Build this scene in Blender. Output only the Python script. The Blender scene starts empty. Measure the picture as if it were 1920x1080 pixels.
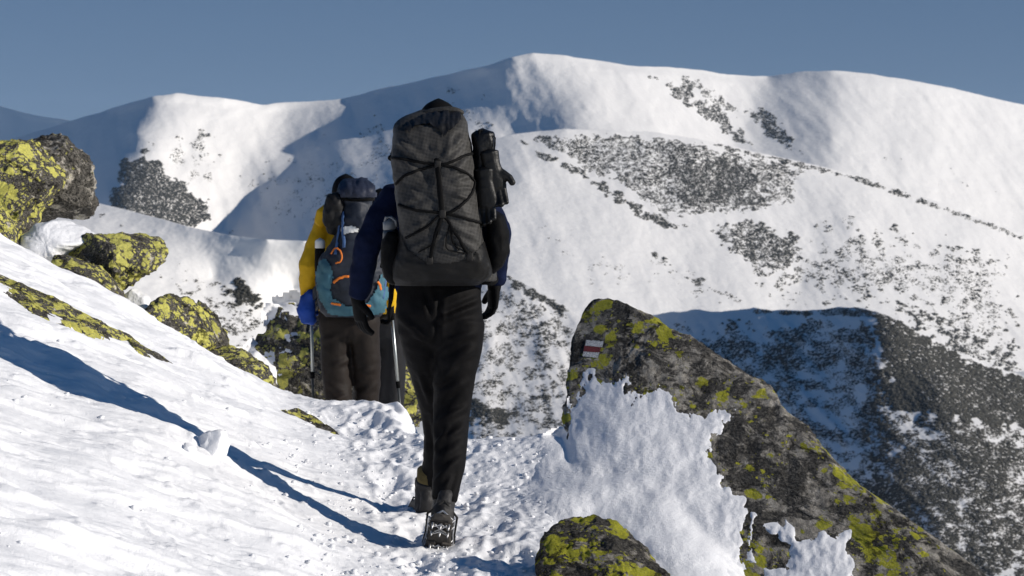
import bpy, math, random
import numpy as np
from mathutils import Vector, Matrix
from mathutils.bvhtree import BVHTree
R = math.radians
sc = bpy.context.scene
col = sc.collection

# ------------------------------------------------------------------ camera, sky, sun, exposure
FPX = 85 / 36 * 1920            # focal length in pixels of the 1920-wide photograph
CAMZ = 1.6
HORIZON = 300.0
PITCH = math.atan((540 - HORIZON) / FPX)
cd = bpy.data.cameras.new('camera'); cam = bpy.data.objects.new('camera', cd); col.objects.link(cam)
cam.location = (0, 0, CAMZ); cam.rotation_euler = (R(90) - PITCH, 0, 0)
cd.lens = 85; cd.sensor_width = 36; cd.clip_start = 0.1; cd.clip_end = 60000
cd.dof.use_dof = True; cd.dof.focus_distance = 10.0; cd.dof.aperture_fstop = 11
sc.camera = cam
SUN_EL, SUN_AZ = R(21), R(13)   # elevation; azimuth: from the right (+x), turned towards behind the camera
L = Vector((math.cos(SUN_EL) * math.cos(SUN_AZ), -math.cos(SUN_EL) * math.sin(SUN_AZ), math.sin(SUN_EL)))
w = bpy.data.worlds.new('World'); sc.world = w; w.use_nodes = True
nt = w.node_tree
sky = nt.nodes.new('ShaderNodeTexSky'); sky.sky_type = 'NISHITA'; sky.sun_disc = False
sky.sun_elevation = SUN_EL; sky.sun_rotation = R(90) + SUN_AZ
sky.altitude = 2000; sky.air_density = 1.0; sky.dust_density = 0.6; sky.ozone_density = 2.0
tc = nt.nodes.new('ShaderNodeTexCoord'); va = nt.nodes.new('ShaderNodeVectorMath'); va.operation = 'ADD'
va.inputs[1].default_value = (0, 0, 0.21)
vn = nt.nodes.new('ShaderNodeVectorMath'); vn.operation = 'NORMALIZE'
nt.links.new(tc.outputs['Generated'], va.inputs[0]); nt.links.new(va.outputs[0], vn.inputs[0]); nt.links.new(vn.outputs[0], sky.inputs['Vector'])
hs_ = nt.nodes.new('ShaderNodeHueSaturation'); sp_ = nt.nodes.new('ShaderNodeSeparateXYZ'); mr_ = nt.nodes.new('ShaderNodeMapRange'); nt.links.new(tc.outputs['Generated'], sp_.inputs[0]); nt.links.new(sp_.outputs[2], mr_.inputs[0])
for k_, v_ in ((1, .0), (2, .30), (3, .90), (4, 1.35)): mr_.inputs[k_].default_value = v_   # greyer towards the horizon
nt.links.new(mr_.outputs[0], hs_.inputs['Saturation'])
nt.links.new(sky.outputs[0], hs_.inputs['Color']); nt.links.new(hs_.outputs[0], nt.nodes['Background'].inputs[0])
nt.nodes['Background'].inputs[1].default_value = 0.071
sl = bpy.data.lights.new('sun', 'SUN'); sl.energy = 4.2; sl.angle = R(0.5); sl.color = (1.0, 0.93, 0.84)
so = bpy.data.objects.new('sun', sl); col.objects.link(so); so.rotation_euler = L.to_track_quat('Z', 'Y').to_euler(); so.location = L * 50
sc.view_settings.view_transform = 'Standard'; sc.view_settings.look = 'None'; sc.view_settings.exposure = 0.15; sc.view_settings.gamma = 1

# ------------------------------------------------------------------ helpers
CP, SP_ = math.cos(PITCH), math.sin(PITCH)
def P(px, py, Y):
    """the point at distance Y (world y) seen at pixel (px,py) of the 1920x1080 photograph; works on arrays"""
    px, py, Y = np.asarray(px, float), np.asarray(py, float), np.asarray(Y, float)
    a = (px - 960) / FPX; b = -(py - 540) / FPX
    dy = CP + b * SP_; dz = -SP_ + b * CP
    return np.stack([a / dy * Y, Y + 0 * a, CAMZ + dz / dy * Y], -1)
def PX(v):
    v = np.asarray(v, float)
    x, y, z = v[..., 0], v[..., 1], v[..., 2] - CAMZ
    depth = y * CP - z * SP_; up = y * SP_ + z * CP
    return 960 + FPX * x / depth, 540 - FPX * up / depth
def ss(a, b, x):
    t = np.clip((x - a) / (b - a), 0, 1); return t * t * (3 - 2 * t)
_rng = np.random.RandomState(7)
_perm = _rng.permutation(256); _perm = np.concatenate([_perm, _perm, _perm])
_grad = _rng.normal(size=(256, 3)); _grad /= np.linalg.norm(_grad, axis=1)[:, None]
def pn(x, y, z):
    x, y, z = np.broadcast_arrays(np.asarray(x, float), np.asarray(y, float), np.asarray(z, float))
    xi, yi, zi = np.floor(x).astype(int), np.floor(y).astype(int), np.floor(z).astype(int)
    xf, yf, zf = x - xi, y - yi, z - zi
    u, v, w_ = [t * t * t * (t * (t * 6 - 15) + 10) for t in (xf, yf, zf)]
    xi &= 255; yi &= 255; zi &= 255
    out = 0
    for i in (0, 1):
        for j in (0, 1):
            for k in (0, 1):
                g = _grad[_perm[_perm[_perm[xi + i] + yi + j] + zi + k]]
                d = g[..., 0] * (xf - i) + g[..., 1] * (yf - j) + g[..., 2] * (zf - k)
                out = out + d * (u if i else 1 - u) * (v if j else 1 - v) * (w_ if k else 1 - w_)
    return out * 1.6
def fbm(x, y, z, oct=4, gain=.5, lac=2.03):
    a, s, o = 1.0, 1.0, 0
    for i in range(oct):
        o = o + a * pn(x * s + 17.3 * i, y * s + 5.1 * i, z * s - 9.7 * i); a *= gain; s *= lac
    return o
def seg_sd(px, py, poly):
    """signed distance in pixels to a closed polygon, positive inside"""
    p = np.asarray(poly, float); q = np.roll(p, -1, 0)
    dmin = np.full(px.shape, 1e9); ins = np.zeros(px.shape, bool)
    for (ax, ay), (bx, by) in zip(p, q):
        ex, ey = bx - ax, by - ay
        t = np.clip(((px - ax) * ex + (py - ay) * ey) / (ex * ex + ey * ey + 1e-9), 0, 1)
        dmin = np.minimum(dmin, np.hypot(px - ax - t * ex, py - ay - t * ey))
        c = (ay > py) != (by > py)
        xx = ax + (py - ay) * ex / (ey if abs(ey) > 1e-9 else 1e-9)
        ins ^= c & (px < xx)
    return np.where(ins, dmin, -dmin)
def link(name, me, mat=None, parent=None, smooth=True):
    if smooth and len(me.polygons): me.polygons.foreach_set('use_smooth', [True] * len(me.polygons))
    if mat is not None:
        for m in (mat if isinstance(mat, (list, tuple)) else [mat]): me.materials.append(m)
    o = bpy.data.objects.new(name, me); col.objects.link(o)
    if parent is not None: o.parent = parent; o.matrix_parent_inverse = parent.matrix_world.inverted()
    return o
def mesh_np(name, V, F):
    V = np.asarray(V, np.float32).reshape(-1, 3); F = np.asarray(F, np.int32)
    me = bpy.data.meshes.new(name); n = F.shape[1]
    me.vertices.add(len(V)); me.vertices.foreach_set('co', V.ravel())
    me.loops.add(F.size); me.loops.foreach_set('vertex_index', F.ravel())
    me.polygons.add(len(F)); me.polygons.foreach_set('loop_start', np.arange(0, F.size, n, dtype=np.int32))
    me.polygons.foreach_set('loop_total', np.full(len(F), n, np.int32))
    me.update(calc_edges=True); me.validate(); return me
def grid_faces(nr, nc, wrap=False):
    i, j = np.meshgrid(np.arange(nr - 1), np.arange(nc if wrap else nc - 1), indexing='ij')
    j2 = (j + 1) % nc
    return np.stack([i * nc + j, i * nc + j2, (i + 1) * nc + j2, (i + 1) * nc + j], -1).reshape(-1, 4)
def tag(o, label=None, cat=None, group=None, kind=None):
    for k, v in (('label', label), ('category', cat), ('group', group), ('kind', kind)):
        if v: o[k] = v
    return o
def empty(name, loc):
    o = bpy.data.objects.new(name, None); col.objects.link(o); o.location = loc; o.empty_display_size = .1
    bpy.context.view_layer.update(); return o

class MB:
    """collects lofts into one mesh"""
    def __init__(s): s.V = []; s.F = []
    def loft(s, pts, rx, ry=None, side=(1, 0, 0), n=14, cap=True, power=2.0):
        pts = [Vector(p) for p in pts]; m = len(pts)
        rx = [rx] * m if np.isscalar(rx) else list(rx); ry = rx if ry is None else ([ry] * m if np.isscalar(ry) else list(ry))
        sides = side if isinstance(side, list) else [Vector(side)] * m
        b = len(s.V)
        for k, p in enumerate(pts):
            t = (pts[min(k + 1, m - 1)] - pts[max(k - 1, 0)]).normalized()
            a = Vector(sides[k]); a = a - t * a.dot(t)
            if a.length < 1e-4: a = t.orthogonal()
            a.normalize(); c = t.cross(a)
            for q in range(n):
                th = 2 * math.pi * q / n; ct, st = math.cos(th), math.sin(th)
                e = 2 / power
                s.V.append(p + a * (rx[k] * math.copysign(abs(ct) ** e, ct)) + c * (ry[k] * math.copysign(abs(st) ** e, st)))
        for k in range(m - 1):
            for q in range(n):
                s.F.append((b + k * n + q, b + k * n + (q + 1) % n, b + (k + 1) * n + (q + 1) % n, b + (k + 1) * n + q))
        if cap:
            t0 = (pts[0] - pts[1]).normalized(); t1 = (pts[-1] - pts[-2]).normalized()
            s.V.append(pts[0] + t0 * min(rx[0], ry[0]) * .55); c0 = len(s.V) - 1
            s.V.append(pts[-1] + t1 * min(rx[-1], ry[-1]) * .55); c1 = len(s.V) - 1
            for q in range(n):
                s.F.append((c0, b + (q + 1) % n, b + q)); e0 = b + (m - 1) * n
                s.F.append((c1, e0 + q, e0 + (q + 1) % n))
    def ball(s, c, r, side=(1, 0, 0), up=(0, 0, 1), n=14):
        r = (r, r, r) if np.isscalar(r) else r
        c = Vector(c); a = Vector(side).normalized(); u = Vector(up); u = (u - a * u.dot(a)).normalized(); f = u.cross(a)
        b = len(s.V); m = n // 2
        for k in range(1, m):
            ph = math.pi * k / m
            for q in range(n):
                th = 2 * math.pi * q / n
                s.V.append(c + a * (r[0] * math.sin(ph) * math.cos(th)) + f * (r[1] * math.sin(ph) * math.sin(th)) + u * (r[2] * math.cos(ph)))
        s.V.append(c + u * r[2]); s.V.append(c - u * r[2]); t0 = len(s.V) - 2
        for k in range(m - 2):
            for q in range(n):
                s.F.append((b + k * n + (q + 1) % n, b + k * n + q, b + (k + 1) * n + q, b + (k + 1) * n + (q + 1) % n))
        for q in range(n):
            s.F.append((t0, b + q, b + (q + 1) % n)); e0 = b + (m - 2) * n
            s.F.append((t0 + 1, e0 + (q + 1) % n, e0 + q))
    def mesh(s, name):
        me = bpy.data.meshes.new(name); me.from_pydata([tuple(v) for v in s.V], [], s.F); me.update(); return me
    def build(s, name, mat, parent=None, smooth=True, sub=0):
        o = link(name, s.mesh(name), mat, parent, smooth)
        if sub:
            m = o.modifiers.new('s', 'SUBSURF'); m.levels = sub; m.render_levels = sub
        return o
    def fused(s, name, mat, parent=None, voxel=.008, smooth=6, disp=None):
        """all lofts joined into one continuous skin"""
        tmp = link('tmp', s.mesh('tmp'))
        m = tmp.modifiers.new('r', 'REMESH'); m.mode = 'VOXEL'; m.voxel_size = voxel
        if smooth:
            q = tmp.modifiers.new('s', 'SMOOTH'); q.factor = .5; q.iterations = smooth
        dg = bpy.context.evaluated_depsgraph_get(); me = bpy.data.meshes.new_from_object(tmp.evaluated_get(dg)); me.name = name
        old = tmp.data; bpy.data.objects.remove(tmp); bpy.data.meshes.remove(old)
        if disp:
            n = len(me.vertices); co = np.empty(n * 3, np.float32); no = np.empty(n * 3, np.float32)
            me.vertices.foreach_get('co', co); me.vertices.foreach_get('normal', no)
            co = co.reshape(-1, 3).astype(float); no = no.reshape(-1, 3).astype(float)
            d = disp(co, no); co = co + no * d[:, None]
            me.vertices.foreach_set('co', co.astype(np.float32).ravel()); me.update()
        me.materials.clear()
        return link(name, me, mat, parent)
def bvh_of(o):
    me = o.data
    return BVHTree.FromPolygons([v.co.copy() for v in me.vertices], [tuple(p.vertices) for p in me.polygons])
CAM = Vector((0, 0, CAMZ))
def cast(bvh, px, py):
    d = Vector(P(px, py, 1.0)) - CAM; d.normalize()
    h = bvh.ray_cast(CAM, d); return h[0], h[1]
def poly_line(pts, n):
    """smooth curve through pixel points"""
    p = np.asarray(pts, float); m = len(p)
    t = np.concatenate([[0], np.cumsum(np.hypot(*(p[1:] - p[:-1]).T))]); u = np.linspace(0, t[-1], n)
    if m < 3: return np.stack([np.interp(u, t, p[:, k]) for k in range(p.shape[1])], -1)
    g = np.gradient(p, t, axis=0); out = []
    for s in u:
        i = min(max(np.searchsorted(t, s) - 1, 0), m - 2); h = t[i + 1] - t[i]; q = (s - t[i]) / h
        out.append((2*q**3-3*q**2+1)*p[i] + (q**3-2*q**2+q)*h*g[i] + (-2*q**3+3*q**2)*p[i+1] + (q**3-q**2)*h*g[i+1])
    return np.array(out)
def drape(mb, bvh, pts, width, thick, off=.004, n=24, fallback=10):
    """a strap laid on the surface seen under the pixel line"""
    q = poly_line(pts, n); c3 = []; sd = []; last = None
    for k, (x, y) in enumerate(q):
        h, nm = cast(bvh, x, y)
        if h is None: continue
        c3.append(h + nm * off); sd.append(nm)
    if len(c3) < 2: return
    sides = []
    for k in range(len(c3)):
        t = (c3[min(k + 1, len(c3) - 1)] - c3[max(k - 1, 0)]); sides.append(t.cross(sd[k]))
    mb.loft(c3, width / 2, thick, side=sides, n=8)

# ------------------------------------------------------------------ materials
def newmat(name):
    m = bpy.data.materials.new(name); m.use_nodes = True; return m, m.node_tree, m.node_tree.nodes['Principled BSDF']
def N(nt, t, **kw):
    n = nt.nodes.new(t)
    for k, v in kw.items(): setattr(n, k, v)
    return n
def noise(nt, vec, scale, detail=4, rough=.55, dist=0):
    n = N(nt, 'ShaderNodeTexNoise'); n.inputs['Scale'].default_value = scale; n.inputs['Detail'].default_value = detail
    n.inputs['Roughness'].default_value = rough; n.inputs['Distortion'].default_value = dist
    if vec is not None: nt.links.new(vec, n.inputs['Vector'])
    return n.outputs['Fac']
def ramp(nt, fac, stops, interp='LINEAR'):
    r = N(nt, 'ShaderNodeValToRGB'); r.color_ramp.interpolation = interp
    while len(r.color_ramp.elements) < len(stops): r.color_ramp.elements.new(.5)
    for e, (p, c) in zip(r.color_ramp.elements, stops):
        e.position = p; e.color = (c, c, c, 1) if np.isscalar(c) else tuple(c) + (1,)
    nt.links.new(fac, r.inputs[0]); return r.outputs[0]
def mix(nt, f, a, b, blend='MIX'):
    m = N(nt, 'ShaderNodeMix', data_type='RGBA', blend_type=blend)
    for inp, v in ((m.inputs[0], f), (m.inputs[6], a), (m.inputs[7], b)):
        if hasattr(v, 'links') or isinstance(v, bpy.types.NodeSocket): nt.links.new(v, inp)
        elif np.isscalar(v): inp.default_value = v
        else: inp.default_value = tuple(v) + (1,)
    return m.outputs[2]
def math_(nt, op, a, b=None, clamp=False):
    m = N(nt, 'ShaderNodeMath', operation=op, use_clamp=clamp)
    for i, v in enumerate((a, b)):
        if v is None: continue
        if isinstance(v, bpy.types.NodeSocket): nt.links.new(v, m.inputs[i])
        else: m.inputs[i].default_value = v
    return m.outputs[0]
def bump(nt, bsdf, h, strength, dist, prev=None):
    b = N(nt, 'ShaderNodeBump'); b.inputs['Strength'].default_value = strength; b.inputs['Distance'].default_value = dist
    nt.links.new(h, b.inputs['Height'])
    if prev: nt.links.new(prev, b.inputs['Normal'])
    nt.links.new(b.outputs[0], bsdf.inputs['Normal']); return b.outputs[0]
def coord(nt): return N(nt, 'ShaderNodeNewGeometry').outputs['Position']

def snow_mat(name, s1=35, s2=160, d1=.010, d2=.003, base=(.88, .885, .90)):
    m, nt, b = newmat(name); p = coord(nt)
    n1 = noise(nt, p, s1, 5, .6); n2 = noise(nt, p, s2, 3, .6)
    c = mix(nt, ramp(nt, noise(nt, p, s1 * .12, 4), [(.35, 0), (.7, 1)]), base, tuple(v * .95 for v in base))
    nt.links.new(c, b.inputs['Base Color']); b.inputs['Roughness'].default_value = .55; b.inputs['Specular IOR Level'].default_value = .3
    pr = bump(nt, b, n1, .7, d1); bump(nt, b, n2, .7, d2, pr); return m
def cloth(name, c, rough=.75, var=.25, s=60, bd=.002, spec=.25, weave=900):
    m, nt, b = newmat(name); p = coord(nt)
    f = noise(nt, p, s * .3, 4)
    cc = mix(nt, ramp(nt, f, [(.3, 0), (.7, 1)]), tuple(v * (1 - var) for v in c), tuple(min(1, v * (1 + var)) for v in c))
    nt.links.new(cc, b.inputs['Base Color']); b.inputs['Roughness'].default_value = rough; b.inputs['Specular IOR Level'].default_value = spec
    pr = bump(nt, b, noise(nt, p, s, 4, .6), .6, bd); bump(nt, b, noise(nt, p, weave, 1), .3, .0006, pr); return m
def metal(name, c, rough=.35):
    m, nt, b = newmat(name); p = coord(nt)
    nt.links.new(mix(nt, noise(nt, p, 150, 3), tuple(v * .75 for v in c), c), b.inputs['Base Color'])
    b.inputs['Metallic'].default_value = .9; b.inputs['Roughness'].default_value = rough; return m
def rock_mat(name, lich=.5, dark=.5, s=1.0, seed=0.0, lum=1.0, sc3=(1, 1, 1), lcol=((.48, .46, .03), (.28, .29, .03))):
    """granite: grey with black crust, pale spots and map lichen"""
    m, nt, b = newmat(name)
    mp = N(nt, 'ShaderNodeMapping'); mp.inputs['Location'].default_value = (seed, seed * 1.7, -seed); mp.inputs['Scale'].default_value = sc3
    nt.links.new(coord(nt), mp.inputs[0]); p = mp.outputs[0]
    g = ramp(nt, noise(nt, p, 26 * s, 6, .7), [(.3, tuple(lum * v for v in (.10, .09, .076))), (.5, tuple(lum * v for v in (.24, .222, .19))), (.72, tuple(lum * v for v in (.42, .395, .35)))])
    g = mix(nt, ramp(nt, noise(nt, p, 220 * s, 3, .7), [(.38, 0), (.62, 1)]), mix(nt, .42, g, (.03, .028, .025)), g)
    blk = ramp(nt, noise(nt, p, 9 * s, 7, .72, .4), [(.60 - .15 * dark, 1), (.66 - .15 * dark, 0)])
    blk2 = ramp(nt, noise(nt, p, 90 * s, 4, .7), [(.40, 1), (.60, .7)])
    g = mix(nt, math_(nt, 'MULTIPLY', blk, blk2), g, (.016, .015, .013))
    pale = ramp(nt, noise(nt, p, 13 * s, 5, .6), [(.66, 0), (.72, 1)])
    g = mix(nt, math_(nt, 'MULTIPLY', pale, .6), g, (.42, .40, .36))
    nz = N(nt, 'ShaderNodeTexNoise'); nz.inputs['Scale'].default_value = 22 * s; nz.inputs['Detail'].default_value = 5; nz.inputs['Roughness'].default_value = .7; nt.links.new(p, nz.inputs['Vector'])
    of = N(nt, 'ShaderNodeVectorMath', operation='MULTIPLY_ADD'); nt.links.new(nz.outputs['Color'], of.inputs[0]); of.inputs[1].default_value = (.07 / s,) * 3; nt.links.new(p, of.inputs[2])
    big = ramp(nt, noise(nt, p, 4.5 * s, 3, .55), [(.58 - .32 * lich, 0), (.80 - .32 * lich, 1)])
    lf = None
    for sc_, rad in ((8.5 * s, .78), (21 * s, .70), (48 * s, .62)):
        vo = N(nt, 'ShaderNodeTexVoronoi'); vo.inputs['Scale'].default_value = sc_; nt.links.new(of.outputs[0], vo.inputs['Vector'])
        rn = N(nt, 'ShaderNodeSeparateColor'); nt.links.new(vo.outputs['Color'], rn.inputs[0])
        lim = math_(nt, 'MULTIPLY', math_(nt, 'MULTIPLY', rn.outputs[0], big), rad)
        one = ramp(nt, math_(nt, 'ADD', math_(nt, 'SUBTRACT', lim, vo.outputs['Distance']), .5), [(.49, 0), (.53, 1)])
        lf = one if lf is None else math_(nt, 'MAXIMUM', lf, one)
    fine = noise(nt, p, 45 * s, 5, .68)
    lc = mix(nt, ramp(nt, noise(nt, p, 60 * s, 5, .7), [(.35, 0), (.65, 1)]), lcol[1], lcol[0])
    spk = ramp(nt, noise(nt, p, 170 * s, 3, .7), [(.34, .35), (.43, 1)])
    c = mix(nt, math_(nt, 'MULTIPLY', lf, spk), g, lc)
    nt.links.new(c, b.inputs['Base Color']); b.inputs['Roughness'].default_value = .85; b.inputs['Specular IOR Level'].default_value = .25
    vc = N(nt, 'ShaderNodeTexVoronoi', feature='DISTANCE_TO_EDGE'); vc.inputs['Scale'].default_value = 2.6 * s; vc.inputs['Randomness'].default_value = 1
    o2 = N(nt, 'ShaderNodeVectorMath', operation='MULTIPLY_ADD'); nt.links.new(nz.outputs['Color'], o2.inputs[0]); o2.inputs[1].default_value = (.16 / s, .16 / s, .07 / s); nt.links.new(p, o2.inputs[2]); nt.links.new(o2.outputs[0], vc.inputs['Vector'])
    gate = ramp(nt, noise(nt, p, 3 * s, 2), [(.45, 0), (.56, 1)])
    ck = math_(nt, 'MULTIPLY', ramp(nt, vc.outputs['Distance'], [(.004, 1), (.03, 0)]), gate)
    c = mix(nt, math_(nt, 'MULTIPLY', ck, .85), c, (.012, .011, .010)); nt.links.new(c, b.inputs['Base Color'])
    pc = bump(nt, b, math_(nt, 'MULTIPLY', ck, -1.0), 1.0, .05 / s)
    pr = bump(nt, b, noise(nt, p, 22 * s, 7, .72), 1.0, .04 / s, pc)
    bump(nt, b, noise(nt, p, 130 * s, 5, .75), .8, .006 / s, pr); return m

SNOW = snow_mat('snow', 34, 170, .007, .003)
SNOWFAR = snow_mat('far_snow', .02, .12, 3, .8, (.87, .855, .83))
BLACK = cloth('black_fabric', (.004, .004, .0043), .75, .3, 80, spec=.10)
# ------------------------------------------------------------------ near ground
def smooth_interp(x, xs, ys, w=.25):
    return (np.interp(x - w, xs, ys) + 2 * np.interp(x, xs, ys) + np.interp(x + w, xs, ys)) / 4
YS = [0, 6, 8, 10, 10.6, 11.5, 12.4, 13.0, 13.5, 15, 16.5, 20, 30, 60, 120, 400]
ZS = [0, -.08, -.06, 0, .05, .14, .235, .275, .20, -.22, -.60, -2.2, -9, -38, -75, -160]
ZL = [0, -.08, -.06, 0, .05, .14, .235, .275, .25, -.05, -.30, -1.2, -7, -36, -75, -160]
def softplus(u, k): return np.logaddexp(0, u * k) / k
def G0(x, y):
    b1 = smooth_interp(y, YS, ZS); b2 = smooth_interp(y, YS, ZL)
    wl = ss(1.2, 2.4, -x); z = b1 * (1 - wl) + b2 * wl
    xl = np.interp(y, [0, 8, 10, 11.5, 13, 20], [.35, .42, .5, .74, 1.13, 1.13])
    u = -x - xl
    z = z + np.interp(y, [9, 10.4, 13], [.45, .47, .535]) * softplus(np.clip(u, -5, 3.6), 7) + .12 * np.clip(u - 3.6, 0, 6)
    z = z + .10 * softplus(x - .15, 6) * (1 - ss(.6, 1.0, x)) * ss(9, 10.5, y)
    mk = ss(-.62, -.22, x); z = z + mk * (.06 * ss(11, 12, y) - 1.0 * softplus(y - 12.12, 9))
    z = z - .95 * softplus(x - .86, 9)
    return z
def Gmicro(x, y):
    xl = np.interp(y, [0, 8, 10, 11.5, 13, 20], [.35, .42, .5, .74, 1.13, 1.13])
    path = ss(-.35, .05, x + xl) * (1 - ss(.25, .7, x))
    left = ss(0, .5, -x - xl)
    a = .008 * fbm(x * 7, y * 6, 1.3, 4, .5) * (.35 + .9 * path)
    a = a + path * .006 * np.abs(fbm(x * 16, y * 14, 4.1, 3, .6))
    a = a + (.12 + .88 * path) * .003 * fbm(x * 34, y * 28, 5.5, 2, .6)
    a = a + .035 * fbm(x * 1.6, y * 1.3, 7.7, 3)
    # wind crust on the left slope: streaks running down the slope
    q = x * .88 + y * .25; r = y - x * .45
    a = a + left * .006 * fbm(q * 2.2, r * 6, 3.3, 4, .55)
    br = np.clip(fbm(q * 2.5, r * 5, 9.9, 3, .5) - .18, 0, 1); a = a + left * .035 * br
    # clods and broken crust beside the tracks
    clod = np.clip(fbm(x * 11, y * 10, 2.2, 3, .5) - .42, 0, 1)
    a = a + .026 * clod * (ss(.5, -.1, np.abs(-x - xl - .55) - .3) * .9 + .35 * path)
    pl = fbm(q * 1.5 + 3, r * 3.0, 12.4, 4, .5); a = a + left * (.012 * ss(-.02, .09, pl) + .006 * ss(.25, .33, pl) + .005 * ss(-.32, -.22, fbm(q * 3.1, r * 5.2, 21.0, 4, .5)))
    right = ss(.1, .5, x); a = a + right * .009 * fbm(x * 9, y * 8, 6.6, 4, .5)
    return a
FOOT = []
rf = np.random.RandomState(3)
for k in range(64):
    yy = 9.0 + k * .068 + rf.uniform(-.08, .08); c = np.interp(yy, [9, 10, 11.5, 13], [-.12, -.22, -.45, -.75])
    FOOT.append((c + rf.choice([-.16, .14]) + rf.uniform(-.1, .1), yy, rf.uniform(-.3, .3)))
def Gfoot(x, y):
    a = np.zeros_like(x)
    for fx, fy, an in FOOT:
        m = (np.abs(x - fx) < .3) & (np.abs(y - fy) < .35)
        if not m.any(): continue
        dx, dy = x[m] - fx, y[m] - fy
        u = dx * math.cos(an) + dy * math.sin(an); v = -dx * math.sin(an) + dy * math.cos(an)
        r = np.sqrt((u / .06) ** 2 + (v / .15) ** 2)
        a[m] += -.011 * np.exp(-r ** 4 * .6) + .006 * np.exp(-((r - 1.35) / .3) ** 2)
    return a
def G(x, y): return G0(x, y) + Gmicro(x, y) + Gfoot(x, y)
xs = np.concatenate([[-60, -40, -25, -16, -11, -8, -6.5, -5.2, -4.3, -3.7, -3.3], np.arange(-3.05, 1.5, .0085), np.arange(1.52, 3, .05), [3.3, 4, 5, 7, 10, 16, 30, 60]])
ys = np.concatenate([[-6, -3, 0, 2, 4, 5, 5.8], np.arange(6.3, 13.7, .0125), np.arange(13.75, 18, .06), [18.5, 20, 22, 25, 30, 40, 60, 90, 140, 220]])
gx, gy = np.meshgrid(xs, ys); gz = G(gx, gy)
go = link('ground', mesh_np('ground', np.stack([gx, gy, gz], -1), grid_faces(len(ys), len(xs))), SNOW)
tag(go, 'trampled snow of the mountain path and the bright slope on its left', 'snow ground', kind='structure')
def ground_hits(px, py, y0=6.0, y1=16.0, steps=240):
    """where the sight lines through these pixels meet the near ground"""
    px = np.asarray(px, float); py = np.asarray(py, float); lo = np.full(px.shape, np.nan); prev = y0
    for Y in np.linspace(y0, y1, steps):
        p = P(px, py, Y); hit = np.isnan(lo) & (p[..., 2] < G0(p[..., 0], p[..., 1]))
        lo[hit] = prev; prev = Y
    a = lo - .06; b = lo + .1
    for _ in range(10):
        m = (a + b) / 2; q = np.where(np.isnan(m), 10, m); p = P(px, py, q); under = p[..., 2] < G(p[..., 0], p[..., 1])
        a, b = np.where(under, a, m), np.where(under, m, b)
    return (a + b) / 2
def ground_hit(px, py):
    Y = ground_hits(np.array([px]), np.array([py]))[0]
    return None if math.isnan(Y) else Vector(P(px, py, Y))

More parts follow.
